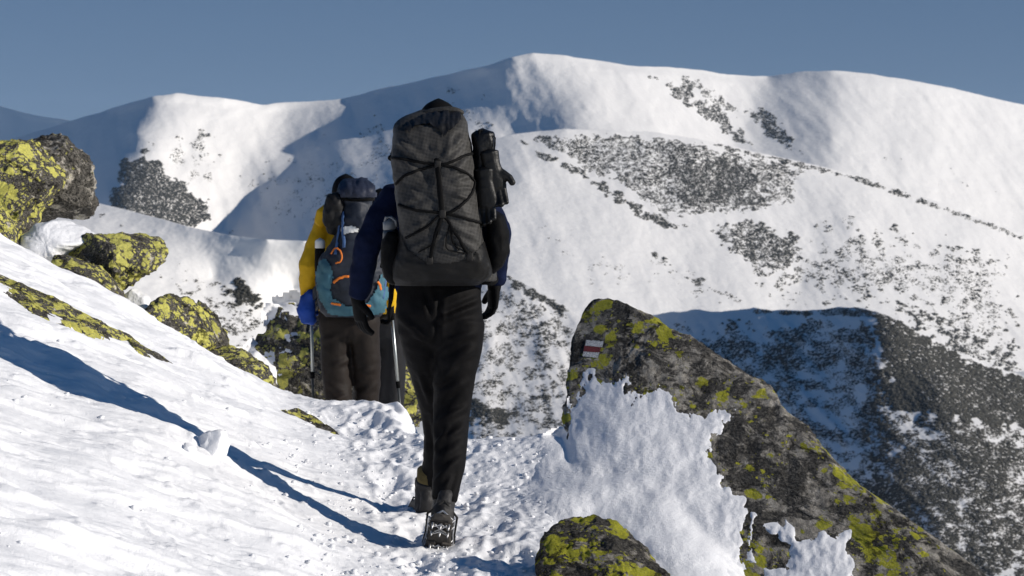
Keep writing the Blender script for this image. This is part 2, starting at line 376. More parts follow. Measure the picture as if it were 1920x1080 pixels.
# ------------------------------------------------------------------ mountains
class RBF:
    def __init__(s, pts):
        p = np.asarray(pts, float); s.c = p[:, :2] / 100; n = len(p)
        r = np.hypot(s.c[:, None, 0] - s.c[None, :, 0], s.c[:, None, 1] - s.c[None, :, 1])
        A = np.zeros((n + 3, n + 3)); A[:n, :n] = -r + np.eye(n) * -.02; A[:n, n] = A[n, :n] = 1
        A[:n, n + 1:] = s.c; A[n + 1:, :n] = s.c.T
        s.w = np.linalg.solve(A, np.concatenate([p[:, 2], [0, 0, 0]]))
    def __call__(s, px, py):
        a, b = px / 100, py / 100; o = s.w[-3] + s.w[-2] * a + s.w[-1] * b
        for (cx, cy), w_ in zip(s.c, s.w): o = o - w_ * np.hypot(a - cx, b - cy)
        return o
class Mountain:
    def __init__(s, name, label, crest, bottom, ctrl, nx, ny, amp, wl, mat, seed, rough=1.0, ext='LR'):
        crest = np.asarray(crest, float); bottom = np.asarray(bottom, float)
        px = np.linspace(crest[0, 0], crest[-1, 0], nx)
        cr = smooth_interp(px, crest[:, 0], crest[:, 1], 12); bt = np.interp(px, bottom[:, 0], bottom[:, 1])
        D = np.median(crest[:, 2]); mpp = D / FPX
        cr = cr + (rough * 2.2 * fbm(px / 60, seed, 0, 4))
        v = np.linspace(0, 1, ny) ** 1.15
        gx = np.repeat(px[None], ny, 0); gr = cr[None] + (bt - cr)[None] * v[:, None]
        f = RBF([tuple(c) for c in crest] + list(ctrl))
        d = f(gx, gr)
        q = P(gx, gr, d)
        ed = ss(0, .06, v)[:, None]
        d = d + ed * amp * fbm(q[..., 0] / wl, q[..., 2] / wl * .8, seed, 6, .5)
        sk = q[..., 0] + .5 * q[..., 2]
        d = d + ed * amp * .55 * (np.abs(fbm(sk / (wl * .55), q[..., 2] / (wl * 1.8), seed + 4, 4, .5)) - .3)
        V = P(gx, gr, d)
        c = V[0]; back = []
        for dy, dz in ((.015, -.0012), (.04, -.006), (.12, -.035), (.35, -.16)):
            back.append(np.stack([c[:, 0] * (1 + dy), c[:, 1] + dy * D, c[:, 2] + dz * D], -1))
        s.V = V; s.gx = gx; s.gr = gr; s.D = D
        full = np.concatenate([np.array(back[::-1]), V], 0)
        for sg in (-1, 1):                       # the slopes run on beyond both ends
            e = full[:, -1 if sg > 0 else 0]; cols = []
            for ox, oy, oz in (((.02, .004, -.003), (.05, .012, -.010), (.12, .04, -.025), (.25, .09, -.045), (.5, .2, -.09)) if ('R' if sg > 0 else 'L') in ext else ((.008, .03, -.03), (.025, .1, -.12))):
                wob = .012 * D * ox * 8 * fbm(e[:, 0] / D * 0 + ox * 20, e[:, 2] / D * 14, seed, 3)
                cols.append(np.stack([e[:, 0] + sg * ox * D, e[:, 1] + oy * D + wob, e[:, 2] + oz * D], -1)[:, None])
            full = np.concatenate([full] + cols, 1) if sg > 0 else np.concatenate(cols[::-1] + [full], 1)
        s.o = link(name, mesh_np(name, full, grid_faces(*full.shape[:2])), mat)
        tag(s.o, label, 'mountain', kind='structure')
    def sample(s, n, rs, box):
        """n random surface points inside the pixel box"""
        ny, nx = s.gx.shape; px0 = s.gx[0, 0]; dpx = s.gx[0, 1] - px0
        a = rs.uniform(box[0], box[2], n); b = rs.uniform(box[1], box[3], n)
        i = np.clip(((a - px0) / dpx), 0, nx - 1.001); ii = i.astype(int); fi = i - ii
        c0 = s.gr[0, ii]; c1 = s.gr[-1, ii]; v = (b - c0) / (c1 - c0); ok = (v > .002) & (v < .998) & (a >= px0) & (a <= s.gx[0, -1])
        v = np.clip(v, 0, 1) ** (1 / 1.15) * (ny - 1); j = np.clip(v.astype(int), 0, ny - 2); fj = v - j
        p = (s.V[j, ii] * ((1 - fi) * (1 - fj))[:, None] + s.V[j, ii + 1] * (fi * (1 - fj))[:, None] +
             s.V[j + 1, ii] * ((1 - fi) * fj)[:, None] + s.V[j + 1, ii + 1] * (fi * fj)[:, None])
        return a[ok], b[ok], p[ok]

MB_CREST = [(-140,335,4500),(-60,290,4330),(0,266,4180),(100,238,3990),(200,207,3820),(285,180,3690),(330,175,3700),(420,183,3740),(490,197,3790),(560,190,3830),(640,187,3830),(740,160,3780),(820,143,3720),(905,125,3620),(960,106,3600),(1000,100,3605),(1060,103,3630),(1120,114,3665),(1180,122,3700),(1280,128,3790),(1380,140,3870),(1440,144,3900),(1490,136,3880),(1560,132,3860),(1640,140,3890),(1740,155,3940),(1840,177,4000),(1920,197,4050),(2060,235,4130)]
MB_BOT = [(-140,520),(400,520),(900,520),(1000,420),(1300,420),(2060,560)]
MB_CTRL = [(255,250,3570),(235,310,3480),(210,370,3400),(190,440,3320),
  (60,330,3850),(0,370,3860),(-100,420,4000),(120,420,3560),
  (600,250,3720),(555,300,3640),(490,370,3560),(430,440,3490),(400,500,3420),
  (640,300,3530),(600,335,3500),(340,300,3560),(330,380,3450),(420,300,3610),(480,240,3720),
  (920,165,3572),(945,205,3510),(960,250,3455),(965,300,3380),(960,400,3050),
  (760,250,3562),(700,330,3400),(640,400,3290),(560,500,3200),(800,400,3090),
  (1100,200,3460),(1250,220,3560),(1200,300,3330),(1400,230,3700),(1380,330,3480),(1560,260,3580),(1540,350,3420),(1750,290,3660),(1740,400,3450),(1920,330,3760),(1900,450,3520)]
mt_main = Mountain('mountain', 'high rounded snow summit across the skyline with blue shaded western flank', MB_CREST, MB_BOT, MB_CTRL, 520, 190, 13, 170, SNOWFAR, 1.7)
C_CREST = [(620,560,2670),(700,470,2680),(780,370,2690),(860,295,2700),(920,264,2702),(960,252,2695),(1010,246,2683),(1060,242,2660),(1150,244,2640),(1240,250,2620),(1320,262,2600),(1400,281,2580),(1500,302,2550),(1600,326,2520),(1700,358,2490),(1800,395,2450),(1920,441,2410),(2060,500,2370)]
C_BOT = [(620,720),(2060,900)]
C_CTRL = [(900,380,2540),(880,460,2420),(860,560,2290),(980,330,2560),(1100,330,2540),(1250,350,2500),(1400,380,2445),(1600,430,2340),(1800,480,2290),(1000,450,2380),(1150,450,2350),(1300,470,2320),(1500,530,2230),(1750,580,2110),(1960,620,2100),(950,600,2170),(1150,580,2150),(1350,600,2090),(1600,680,1940),(1900,740,1880),(1000,760,1970),(1300,780,1890),(1700,860,1720),(2000,880,1700),(760,520,2480),(780,640,2300)]
def turn(c, k): return [(a, b, d + k * (a - 960)) for a, b, d in c]   # swing the whole face towards the sun
mt_mid = Mountain('mountain_ridge', 'middle snow mountain with dark dwarf pine patches, running down to the right', turn(C_CREST, .48), C_BOT, turn(C_CTRL, .48), 480, 200, 8, 120, SNOWFAR, 5.2, 1.0, 'R')
S_CREST = [(700,480,1720),(800,480,1640),(880,492,1560),(950,515,1500),(1000,540,1470),(1070,581,1440),(1130,625,1410),(1200,690,1380),(1300,790,1340)]
S_CTRL = [(880,600,1400),(960,640,1370),(1050,660,1350),(860,720,1290),(960,760,1260),(1060,780,1240),(1180,800,1220),(900,880,1150),(1100,900,1120),(780,700,1370),(1000,590,1420)]
mt_spur = Mountain('mountain_spur', 'low snowy spur with scattered scrub below the middle mountain', S_CREST, [(700,950),(1300,950)], S_CTRL, 240, 170, 9, 60, SNOWFAR, 8.8, 1.0, '')
D_CREST = [(1080,625,1520),(1180,600,1470),(1230,588,1440),(1300,582,1395),(1400,580,1340),(1500,582,1290),(1560,577,1255),(1610,577,1222),(1645,583,1200),(1685,600,1186),(1720,621,1185),(1780,655,1180),(1850,685,1180),(1920,706,1190),(2060,740,1210)]
D_CTRL = [(1300,700,1270),(1450,680,1220),(1560,680,1160),(1668,630,1150),(1650,690,1085),(1700,740,1045),(1712,795,1000),(1668,905,905),(1760,740,1045),(1850,770,1055),(1960,800,1070),(1300,850,1120),(1450,850,1060),(1580,850,1000),(1690,850,945),(1780,850,940),(1900,880,945),(1500,1050,900),(1650,1050,850),(1760,1000,820),(1850,1000,825),(1980,1020,840),(1250,1000,1030)]
mt_dark = Mountain('shaded_ridge', 'near ridge on the right with a deep blue shaded side and pine scrub', D_CREST, [(1080,1150),(2060,1150)], D_CTRL, 360, 220, 10, 50, SNOWFAR, 3.1, 2.2, 'R')
E_CREST = [(-120,330,760),(0,345,740),(100,362,720),(160,376,705),(250,396,690),(350,424,672),(430,441,660),(500,449,650),(570,452,646),(640,460,642),(700,490,640),(750,560,630),(790,680,612),(815,830,590)]
E_CTRL = [(0,470,655),(100,480,655),(250,500,655),(400,520,655),(550,540,652),(660,580,650),(0,640,610),(150,640,612),(350,660,615),(520,660,622),(680,720,615),(200,780,580),(400,780,590),(600,780,600),(740,800,602)]
mt_left = Mountain('snow_slope', 'smooth sunlit snow slope behind the boulders on the left', [(a, b, d + .06 * (a - 400)) for a, b, d in E_CREST], [(-120,850),(815,860)], [(a, b, d + .06 * (a - 400)) for a, b, d in E_CTRL], 300, 200, 1.4, 45, SNOWFAR, 6.4, .5, 'L')
A_CREST = [(-200,180,11400),(-60,188,10600),(0,199,10200),(50,213,9900),(110,222,9500),(170,236,9200),(260,262,8800)]
mt_far = Mountain('far_hills', 'hazy blue hills on the far left horizon', A_CREST, [(-200,420),(260,420)], [(0,300,9700),(150,330,8700),(-100,330,10200)], 120, 50, 40, 500, SNOWFAR, 2.2, 1.0, 'L')
vf = np.array([[-6000, 170, -170], [6000, 170, -170], [6900, 16000, -450], [-6900, 16000, -450]], float)
tag(link('valley', mesh_np('valley', vf, [(0, 1, 2, 3)]), SNOWFAR), 'snow covered valley floor', 'valley', kind='structure')

# scrub: dwarf pine as thousands of ragged low clumps, one mass per mountain
_t = (1 + 5 ** .5) / 2
ICO_V = np.array([(-1,_t,0),(1,_t,0),(-1,-_t,0),(1,-_t,0),(0,-1,_t),(0,1,_t),(0,-1,-_t),(0,1,-_t),(_t,0,-1),(_t,0,1),(-_t,0,-1),(-_t,0,1)], float) / 1.9
ICO_F = np.array([(0,11,5),(0,5,1),(0,1,7),(0,7,10),(0,10,11),(1,5,9),(5,11,4),(11,10,2),(10,7,6),(7,1,8),(3,9,4),(3,4,2),(3,2,6),(3,6,8),(3,8,9),(4,9,5),(2,4,11),(6,2,10),(8,6,7),(9,8,1)])
OCT_V = np.array([(1,0,0),(-1,0,0),(0,1,0),(0,-1,0),(0,0,1),(0,0,-1)], float)
OCT_F = np.array([(0,2,4),(2,1,4),(1,3,4),(3,0,4),(2,0,5),(1,2,5),(3,1,5),(0,3,5)])
SCRUB, _n, _b = newmat('pine_scrub'); _p = coord(_n)
_n.links.new(ramp(_n, noise(_n, _p, .6, 4), [(.3, (.026, .027, .024)), (.7, (.075, .072, .060))]), _b.inputs['Base Color']); _b.inputs['Roughness'].default_value = .9
def scrub(mt, label, patches, seed):
    """patches: (polygon, density 0..1, clumps per 1000 px^2, min px, max px, clumping px, edge fade px)"""
    rs = np.random.RandomState(seed); pts = []; sz = []
    for poly, dens, per, s0, s1, cl, edge in patches:
        dens = dens + .13
        q = np.asarray(poly, float); box = (q[:, 0].min(), q[:, 1].min(), q[:, 0].max(), q[:, 1].max())
        n = int((box[2] - box[0]) * (box[3] - box[1]) / 1000 * per * 14)
        a, b, p = mt.sample(n, rs, box)
        sd = seg_sd(a, b, q)
        k = fbm(a / cl, b / cl * 1.5, seed + .3, 5, .62) * .36 + fbm(a / cl / 4.5, b / cl / 3.5, seed + 6, 3) * .2 + .5
        acc = (k < dens * np.clip(sd / (edge * 1.7) + .5 * fbm(a / 22, b / 22, seed, 4), 0, 1) ** .6) & (sd > 0)
        pts.append(p[acc]); sz.append((s0 * .5 + (s1 * 1.2 - s0 * .5) * rs.rand(acc.sum()) ** 3.0) * .66 * (.6 + .8 * np.clip((dens - k[acc]) / .35, 0, 1)) * (p[acc][:, 1] / FPX))
    p = np.concatenate(pts); s_ = np.concatenate(sz); m = len(p)
    V = OCT_V[None] * (1 + rs.uniform(-.4, .4, (m, 6, 1))) + rs.uniform(-.25, .25, (m, 6, 3))
    an = rs.uniform(0, 6.28, m); c, s2 = np.cos(an)[:, None], np.sin(an)[:, None]
    x = V[..., 0] * c - V[..., 1] * s2; y = V[..., 0] * s2 + V[..., 1] * c
    V = np.stack([x * 1.25, y * 1.25, V[..., 2] * .55], -1) * s_[:, None, None] + p[:, None]
    F = (OCT_F[None] + 6 * np.arange(m)[:, None, None]).reshape(-1, 3)
    o = link('dwarf_pine_scrub', mesh_np('dwarf_pine_scrub', V, F), SCRUB, smooth=False)
    tag(o, label, 'scrub', kind='stuff'); return m
nsc = 0
nsc += scrub(mt_main, 'dark pine scrub stripes high on the summit slopes', [
  ([(1212,143),(1240,140),(1300,165),(1380,215),(1400,255),(1430,290),(1380,275),(1330,230),(1280,195)], .85, 60, 1.2, 2.6, 14, 14),
  ([(1265,140),(1310,145),(1360,185),(1390,210),(1360,215),(1300,180)], .72, 60, 1.2, 2.4, 12, 12),
  ([(1390,205),(1440,200),(1480,245),(1508,290),(1470,285),(1430,250)], .8, 60, 1.2, 2.6, 12, 12),
  ([(225,300),(270,275),(330,330),(385,370),(398,415),(330,440),(200,420),(205,370)], .95, 70, 1.5, 3, 30, 14),
  ([(270,245),(400,240),(440,330),(390,400),(300,330)], .42, 30, 1.2, 2.8, 26, 30),
  ([(430,320),(900,140),(960,330),(700,440),(430,445)], .34, 12, 1.2, 2.6, 30, 40),
  ([(1600,280),(1750,260),(1900,330),(1900,400),(1700,350)], .2, 8, 1.2, 3, 18, 40)], 11)
nsc += scrub(mt_mid, 'dark pine scrub patches covering the middle mountain', [
  ([(975,262),(1060,300),(1150,350),(1240,405),(1270,440),(1180,400),(1080,330),(1000,290)], 1.0, 60, 1.4, 3.0, 16, 12),
  ([(985,258),(1060,246),(1250,254),(1400,284),(1520,318),(1490,350),(1500,385),(1400,400),(1250,410),(1160,350),(1080,310)], .60, 58, 1.1, 2.5, 11, 10),
  ([(1270,270),(1420,300),(1450,360),(1480,380),(1400,402),(1270,400),(1240,330)], .58, 58, 1.2, 2.8, 12, 20),
  ([(1310,425),(1400,400),(1500,440),(1525,480),(1430,530),(1370,480)], .62, 58, 1.3, 3.0, 14, 14),
  ([(1240,250),(1400,280),(1600,325),(1800,394),(1920,440),(1920,452),(1780,402),(1600,338),(1400,292)], .46, 80, 1.3, 2.8, 14, 3),
  ([(1220,395),(1300,425),(1310,440),(1250,430)], .5, 40, 1.5, 3, 14, 8),
  ([(1170,450),(1280,500),(1420,575),(1400,585),(1260,520)], .42, 50, 1.5, 3.2, 14, 8),
  ([(1230,470),(1300,520),(1290,530),(1220,480)], .6, 40, 1.5, 3.5, 14, 8),
  ([(1340,440),(1600,400),(1920,470),(1920,700),(1660,590),(1450,575)], .42, 24, 1.4, 3.6, 18, 40),
  ([(1600,560),(1700,560),(1920,640),(1920,710),(1800,690),(1690,610)], .48, 45, 1.6, 4.0, 16, 20),
  ([(960,380),(1250,470),(1400,575),(1100,560)], .27, 14, 1.4, 3.2, 18, 40)], 12)
nsc += scrub(mt_spur, 'thin scrub scattered on the low spur', [
  ([(900,500),(960,518),(1075,582),(1200,690),(1250,800),(880,900),(860,620)], .40, 30, 1.6, 4.0, 24, 20),
  ([(950,515),(1000,540),(1075,582),(1060,590),(960,545)], .7, 60, 1.6, 3.5, 14, 5),
  ([(880,740),(960,770),(960,800),(870,800)], .8, 60, 2, 4, 18, 10)], 13)
nsc += scrub(mt_dark, 'dense dark pine scrub on the near right ridge', [
  ([(1630,578),(1665,586),(1720,621),(1850,686),(1920,706),(2000,740),(2000,830),(1850,800),(1760,790),(1680,780)], .92, 60, 1.8, 4.4, 26, 14), ([(1400,578),(1620,574),(1665,586),(1720,621),(1850,686),(1920,706),(2000,740),(2000,748),(1850,696),(1720,634),(1660,596),(1400,590)], .55, 70, 1.6, 3.4, 20, 2),
  ([(1640,640),(1760,730),(2000,780),(2000,1120),(1500,1120),(1600,900)], .60, 46, 2, 4.6, 26, 30),
  ([(1240,595),(1640,585),(1690,760),(1640,1000),(1400,900)], .46, 36, 1.6, 4.0, 34, 20)], 14)
nsc += scrub(mt_left, 'small bushes on the snow slope behind the boulders', [
  ([(400,500),(470,520),(510,580),(470,590),(420,545)], .50, 45, 2, 5, 22, 16),
  ([(280,450),(480,500),(540,640),(420,680),(300,560)], .30, 18, 1.8, 4.6, 22, 30),
  ([(160,380),(260,430),(240,450),(150,420)], .3, 25, 1.8, 3.6, 20, 16)], 15)
print('scrub clumps', nsc)
#PART2
# ------------------------------------------------------------------ rocks
def rock(name, outline, Y, T, mat, seed, Tb=None, tilt=(0, 0), facets=7, amp=.03, cut=.8, ctr=None, n=150, m=46, round_=.75):
    """closed boulder: traced silhouette, real thickness, flat breaks and rough skin"""
    rs = np.random.RandomState(seed); Tb = Tb or T
    o = np.asarray(outline, float); q = np.vstack([o, o[:1]])
    t = np.concatenate([[0], np.cumsum(np.hypot(*(q[1:] - q[:-1]).T))]); u = np.linspace(0, t[-1], n + 1)[:-1]
    op = np.stack([np.interp(u, t, q[:, k]) for k in (0, 1)], -1)
    op = op + 2.2 * np.stack([fbm(u / 26, seed, 1, 4, .6), fbm(u / 26, seed, 7, 4, .6)], -1)
    for _ in range(2): op = (np.roll(op, 1, 0) + 2 * op + np.roll(op, -1, 0)) / 4
    c = np.array(ctr) if ctr else op.mean(0)
    W = P(op[:, 0], op[:, 1], Y); C = P(c[0], c[1], Y)
    ph = np.linspace(0, math.pi, m + 2)[1:-1]; s = np.sin(ph) ** .8; d = -np.sign(np.cos(ph)) * np.abs(np.cos(ph)) ** round_
    V = C + (W - C)[None] * s[:, None, None]
    V = V.copy(); V[..., 1] += np.where(d < 0, T, Tb)[:, None] * d[:, None]
    V = np.concatenate([V.reshape(-1, 3), [C + (0, -T, 0)], [C + (0, Tb, 0)]])
    size = np.array([np.ptp(W[:, 0]) / 2, T, np.ptp(W[:, 2]) / 2])
    Ln = (V - C) / size
    for k in range(facets):
        nv = rs.normal(size=3); nv[1] = -abs(nv[1]) - .35 if k % 4 else abs(nv[1]) + .4
        nv /= np.linalg.norm(nv); pr = Ln @ nv; h = pr.max() * (cut + rs.uniform(-.1, .1)); e = np.clip(pr - h, 0, None)
        Ln = Ln - nv[None] * e[:, None] * .92
    V = C + Ln * size
    rad = (V - C); rad[:, 0] /= size[0]**2; rad[:, 1] /= size[1]**2; rad[:, 2] /= size[2]**2
    rad /= np.linalg.norm(rad, axis=1)[:, None] + 1e-9
    S = size.min(); x, y, z = (V / S).T
    dis = fbm(x * 1.3, y * 1.3, z * 1.3 + seed, 5, .55) + .6 * (.5 - np.abs(fbm(x * 2.2 + 9, y * 2.2, z * 2.2 + seed, 4, .55)))
    dis = dis + .28 * fbm(x * 7, y * 7, z * 7 + seed, 4, .6)
    V = V + rad * (dis * amp * S)[:, None] * 1.9
    dy = tilt[0] * (V[:, 0] - C[0]) + tilt[1] * (V[:, 2] - C[2]); f = (V[:, 1] + dy) / V[:, 1]
    V = np.stack([V[:, 0] * f, V[:, 1] * f, (V[:, 2] - CAMZ) * f + CAMZ], -1)
    F = [tuple(a) for a in grid_faces(m, n, True)]; a, b = m * n, m * n + 1; e0 = (m - 1) * n
    F += [(a, (k + 1) % n, k) for k in range(n)] + [(b, e0 + k, e0 + (k + 1) % n) for k in range(n)]
    me = bpy.data.meshes.new(name); me.from_pydata(V.tolist(), [], F); me.update(); return link(name, me, mat)

def snow_patch(name, parent, bvh, poly, mat, step=3, depth=.08, ramp_px=35, seed=0, edge=14, lump=.02, ground=True, blur=2, ledge=8):
    """snow lying against a rock: thick inside the outline, its ragged rim running into the stone"""
    q = np.asarray(poly, float); pad = 18
    xs_ = np.arange(q[:, 0].min() - pad, q[:, 0].max() + pad, step); ys_ = np.arange(q[:, 1].min() - pad, q[:, 1].max() + pad, step)
    gx, gy = np.meshgrid(xs_, ys_); Yb = np.full(gx.shape, np.nan)
    for i in range(gx.shape[0]):
        for j in range(gx.shape[1]):
            h, _ = cast(bvh, gx[i, j], gy[i, j])
            if h is not None: Yb[i, j] = h[1]
    if ground:
        Yb = np.fmin(Yb, ground_hits(gx, gy))
    bad = np.isnan(Yb)
    f = np.where(bad, np.nanmedian(Yb), Yb)
    for _ in range(300 if bad.any() else 0):
        g = (np.roll(f, 1, 0) + np.roll(f, -1, 0) + np.roll(f, 1, 1) + np.roll(f, -1, 1)) / 4; f = np.where(bad, g, Yb)
    for _ in range(blur): f = (f + np.roll(f, 1, 0) + np.roll(f, -1, 0) + np.roll(f, 1, 1) + np.roll(f, -1, 1)) / 5
    sd = seg_sd(gx, gy, poly) + edge * fbm(gx / 38, gy / 38, seed, 4, .5)
    up_ = 1 - ss(720, 850, gy); sd = sd - 26 * up_ * np.clip(fbm(gx / 11, gy / 17, seed + 9, 4, .6) - .18, 0, 1) * (1 - ss(20, 70, sd)); depth = depth * (1 - .6 * up_)
    sd = sd - 14 * np.clip(fbm(gx / 13 + gy / 30, gy / 20, seed + 1, 4, .6) - .22, 0, 1) * (1 - ss(8, 40, sd))
    t = np.where(sd > 0, -.004 + depth * (1 - np.exp(-np.clip(sd, 0, 1e9) / ramp_px)), -.004 + sd * .004)
    ins = np.clip(sd / ledge, 0, 1)
    t = t + ins * lump * (fbm(gx / 26, gy / 30, seed + 3, 5, .55) + .5 * np.abs(fbm(gx / 14 + gy / 40, gy / 24, seed + 7, 3)))
    V = P(gx, gy, f - t); nr, nc = gx.shape
    F = grid_faces(nr, nc); keep = (sd.ravel()[F] > -9).all(1); F = F[keep]
    us, inv = np.unique(F, return_inverse=True)
    return link(name, mesh_np(name, V.reshape(-1, 3)[us], inv.reshape(F.shape)), mat, parent)

RK_BIG = rock_mat('boulder_stone', .58, .8, .85, 3.0, 1.7, (1, .42, 1))
RK_LOW = rock_mat('low_stone', .72, .45, 1.0, 8.0, 1.5)
RK_YEL = rock_mat('lichen_stone', .88, .12, 1.25, 12.0, 3.1, (1, 1, 1), ((.86, .80, .17), (.58, .57, .16)))
RK_MID = rock_mat('mixed_stone', .78, .14, 1.25, 21.0, 3.0, (1, 1, 1), ((.80, .75, .17), (.54, .53, .16)))
RK_GRY = rock_mat('grey_stone', .66, .2, .9, 30.0, 3.0, (1, 1, 1), ((.74, .70, .15), (.48, .47, .14)))
RK_BRN = rock_mat('brown_stone', .30, .5, .8, 36.0, 2.9, (1, 1, 1), ((.50, .48, .08), (.28, .28, .06)))

big = rock('boulder', [(1060,790),(1066,720),(1070,650),(1078,605),(1092,574),(1112,560),(1140,561),(1175,571),(1220,592),(1270,622),(1330,660),(1400,701),(1440,728),(1470,765),(1520,818),(1580,880),(1640,930),(1720,985),(1800,1042),(1870,1095),(1960,1170),(1700,1250),(1400,1230),(1200,1130),(1090,940)],
           11.3, .32, RK_BIG, 4, Tb=.5, tilt=(-.2, 2.5), facets=14, amp=.06, cut=.78, ctr=(1345, 872), n=420, m=150, round_=.62)
tag(big, 'big dark leaning boulder with painted red and white trail mark, right of the path', 'boulder')
bb = bvh_of(big)
sp = snow_patch('snow_drift', big, bb, [(1010,830),(1058,800),(1072,745),(1090,700),(1105,680),(1125,680),(1130,705),(1155,708),(1175,690),(1187,700),(1186,724),(1205,734),(1222,716),(1245,718),(1270,744),(1275,766),(1310,768),(1345,764),(1385,772),(1366,794),(1342,818),(1326,850),(1352,878),(1362,905),(1396,935),(1408,960),(1394,1000),(1405,1040),(1388,1110),(1270,1130),(1150,1010),(1060,990),(985,930)],
           SNOW, depth=.10, ramp_px=60, seed=2, edge=9, lump=.008, blur=10)
sp['label'] = 'thick white snow drift banked against the boulder'
sp2 = snow_patch('snow_patch', big, bb, [(1428,985),(1470,974),(1492,990),(1500,1012),(1545,990),(1562,1006),(1602,988),(1582,1030),(1606,1052),(1604,1100),(1436,1100),(1430,1066),(1470,1062),(1480,1024),(1440,1004)],
           SNOW, depth=.03, ramp_px=14, seed=5, edge=6, lump=.012, ground=False)
sp3 = snow_patch('snow_patch', big, bb, [(1408,960),(1420,968),(1412,1010),(1420,1060),(1400,1050)], SNOW, depth=.02, ramp_px=10, seed=6, edge=8, lump=.006, ground=False)
def paint_mat(name, c):
    m, nt, b = newmat(name); p = coord(nt)
    wear = ramp(nt, noise(nt, p, 130, 5, .75), [(.44, 0), (.52, 1)])
    nt.links.new(mix(nt, wear, tuple(v * .35 for v in c), c), b.inputs['Base Color']); b.inputs['Roughness'].default_value = .7
    bump(nt, b, noise(nt, p, 110, 4, .7), .7, .006); return m
def paint(parent, bvh, quad, c, name):
    (x0, y0), (x1, y1), (x2, y2), (x3, y3) = quad; n, m = 26, 8; V = []
    for i in range(m):
        for j in range(n):
            u, v = j / (n - 1), i / (m - 1); e = 1.5 * pn(u * 9, v * 5, x0)
            x = (x0 * (1 - u) + x1 * u) * (1 - v) + (x3 * (1 - u) + x2 * u) * v + float(e); y = (y0 * (1 - u) + y1 * u) * (1 - v) + (y3 * (1 - u) + y2 * u) * v + float(e)
            h, nm = cast(bvh, x, y); h = h if h else Vector(P(x, y, 10.5)); V.append(tuple(h + (CAM - h).normalized() * .006))
    return link(name, mesh_np(name, V, grid_faces(m, n)), c, parent)
PW = paint_mat('white_paint', (.80, .78, .74)); PR = paint_mat('red_paint', (.26, .035, .03))
paint(big, bb, [(1099, 637), (1132, 640), (1129, 651), (1097, 648)], PW, 'trail_mark')['label'] = 'upper white stripe of the painted trail mark'
paint(big, bb, [(1096, 648), (1127, 651), (1124, 661), (1094, 659)], PR, 'trail_mark')['label'] = 'red middle stripe of the painted trail mark'
paint(big, bb, [(1094, 659), (1124, 661), (1121, 671), (1092, 668)], PW, 'trail_mark')['label'] = 'lower white stripe of the painted trail mark'

o = rock('rock', [(1006,1048),(1022,1015),(1040,985),(1058,972),(1090,970),(1135,978),(1165,996),(1195,1025),(1240,1062),(1300,1120),(1200,1180),(1040,1150)], 9.25, .22, RK_LOW, 9, tilt=(0, .8), facets=12, amp=.06, cut=.70, n=170, m=56)
tag(o, 'low lichen spotted rock poking out of the snow at the bottom edge', 'rock')
def left_rock(name, label, outline, Y, T, mat, seed, **k):
    oo = np.asarray(outline, float); cc = oo.mean(0); outline = (oo - cc) * 1.09 + cc
    o = rock(name, outline, Y, T, mat, seed, **k); tag(o, label, 'rock', 'rocks on the left slope'); return o
rA = left_rock('rock', 'large grey brown boulder with cracked dark top, at the far left skyline',
  [(40,282),(70,266),(100,261),(128,270),(160,296),(184,318),(182,345),(172,372),(160,400),(132,416),(105,400),(60,420),(20,380)], 15.3, .4, RK_BRN, 14, tilt=(0, .25), facets=16, cut=.74, amp=.07)
rB = left_rock('rock', 'big rock coated in yellow lichen at the left edge, before the grey brown boulder',
  [(-70,300),(-20,275),(20,274),(70,278),(100,290),(114,318),(108,350),(90,378),(62,430),(45,436),(0,420),(-60,440),(-110,380)], 14.9, .35, RK_YEL, 25, tilt=(.1, .3), facets=15, cut=.74, amp=.07)
rC = left_rock('rock', 'small bright yellow rock at the left edge under the bigger lichen rock',
  [(-40,400),(-10,392),(8,398),(20,418),(31,440),(30,462),(-10,480),(-50,460)], 14.3, .2, RK_YEL, 33, tilt=(0, .3), amp=.05)
rD = left_rock('rock', 'pointed lichen covered slab jutting right over the slope',
  [(120,476),(150,455),(185,443),(230,442),(270,450),(300,460),(316,472),(305,492),(280,518),(255,535),(238,552),(222,545),(205,528),(175,510),(140,495)], 14.4, .32, RK_MID, 41, tilt=(.2, .5), facets=15, cut=.74, amp=.07)
rE = left_rock('rock', 'lichen rock below the pointed slab, half sunk in snow',
  [(105,485),(140,488),(185,505),(212,530),(228,560),(248,590),(200,600),(140,560),(112,520)], 14.0, .25, RK_YEL, 52, tilt=(.1, .5), amp=.05)
rF = left_rock('rock', 'rounded yellow lichen boulder beside the slope, left of a cracked grey one',
  [(262,600),(285,575),(320,562),(350,570),(375,590),(392,620),(395,660),(388,690),(340,700),(290,650)], 14.0, .3, RK_YEL, 61, tilt=(.15, .4), facets=14, cut=.74, amp=.07)
rG = left_rock('rock', 'cracked grey boulder with dark top, between two yellow rocks',
  [(340,568),(375,572),(405,592),(415,620),(422,650),(440,665),(440,710),(400,720),(370,690),(360,620)], 14.25, .3, RK_GRY, 72, tilt=(.15, .4), facets=15, cut=.74, amp=.07)
rH = left_rock('rock', 'low lichen rock lowest in the row, nearest the yellow jacket hiker',
  [(385,690),(400,660),(430,655),(465,668),(495,685),(512,710),(516,745),(470,760),(410,740)], 13.9, .25, RK_MID, 83, tilt=(.15, .5), amp=.06)
rI = left_rock('rock', 'snow topped dark rock behind the hiker in the yellow jacket',
  [(472,650),(480,610),(488,585),(510,560),(545,550),(600,560),(660,600),(730,640),(775,680),(785,780),(760,830),(540,830),(500,760),(478,700)], 18.0, .6, RK_GRY, 94, tilt=(-.25, .35), facets=16, cut=.74, amp=.08, n=200, m=60)
bi = bvh_of(rI)
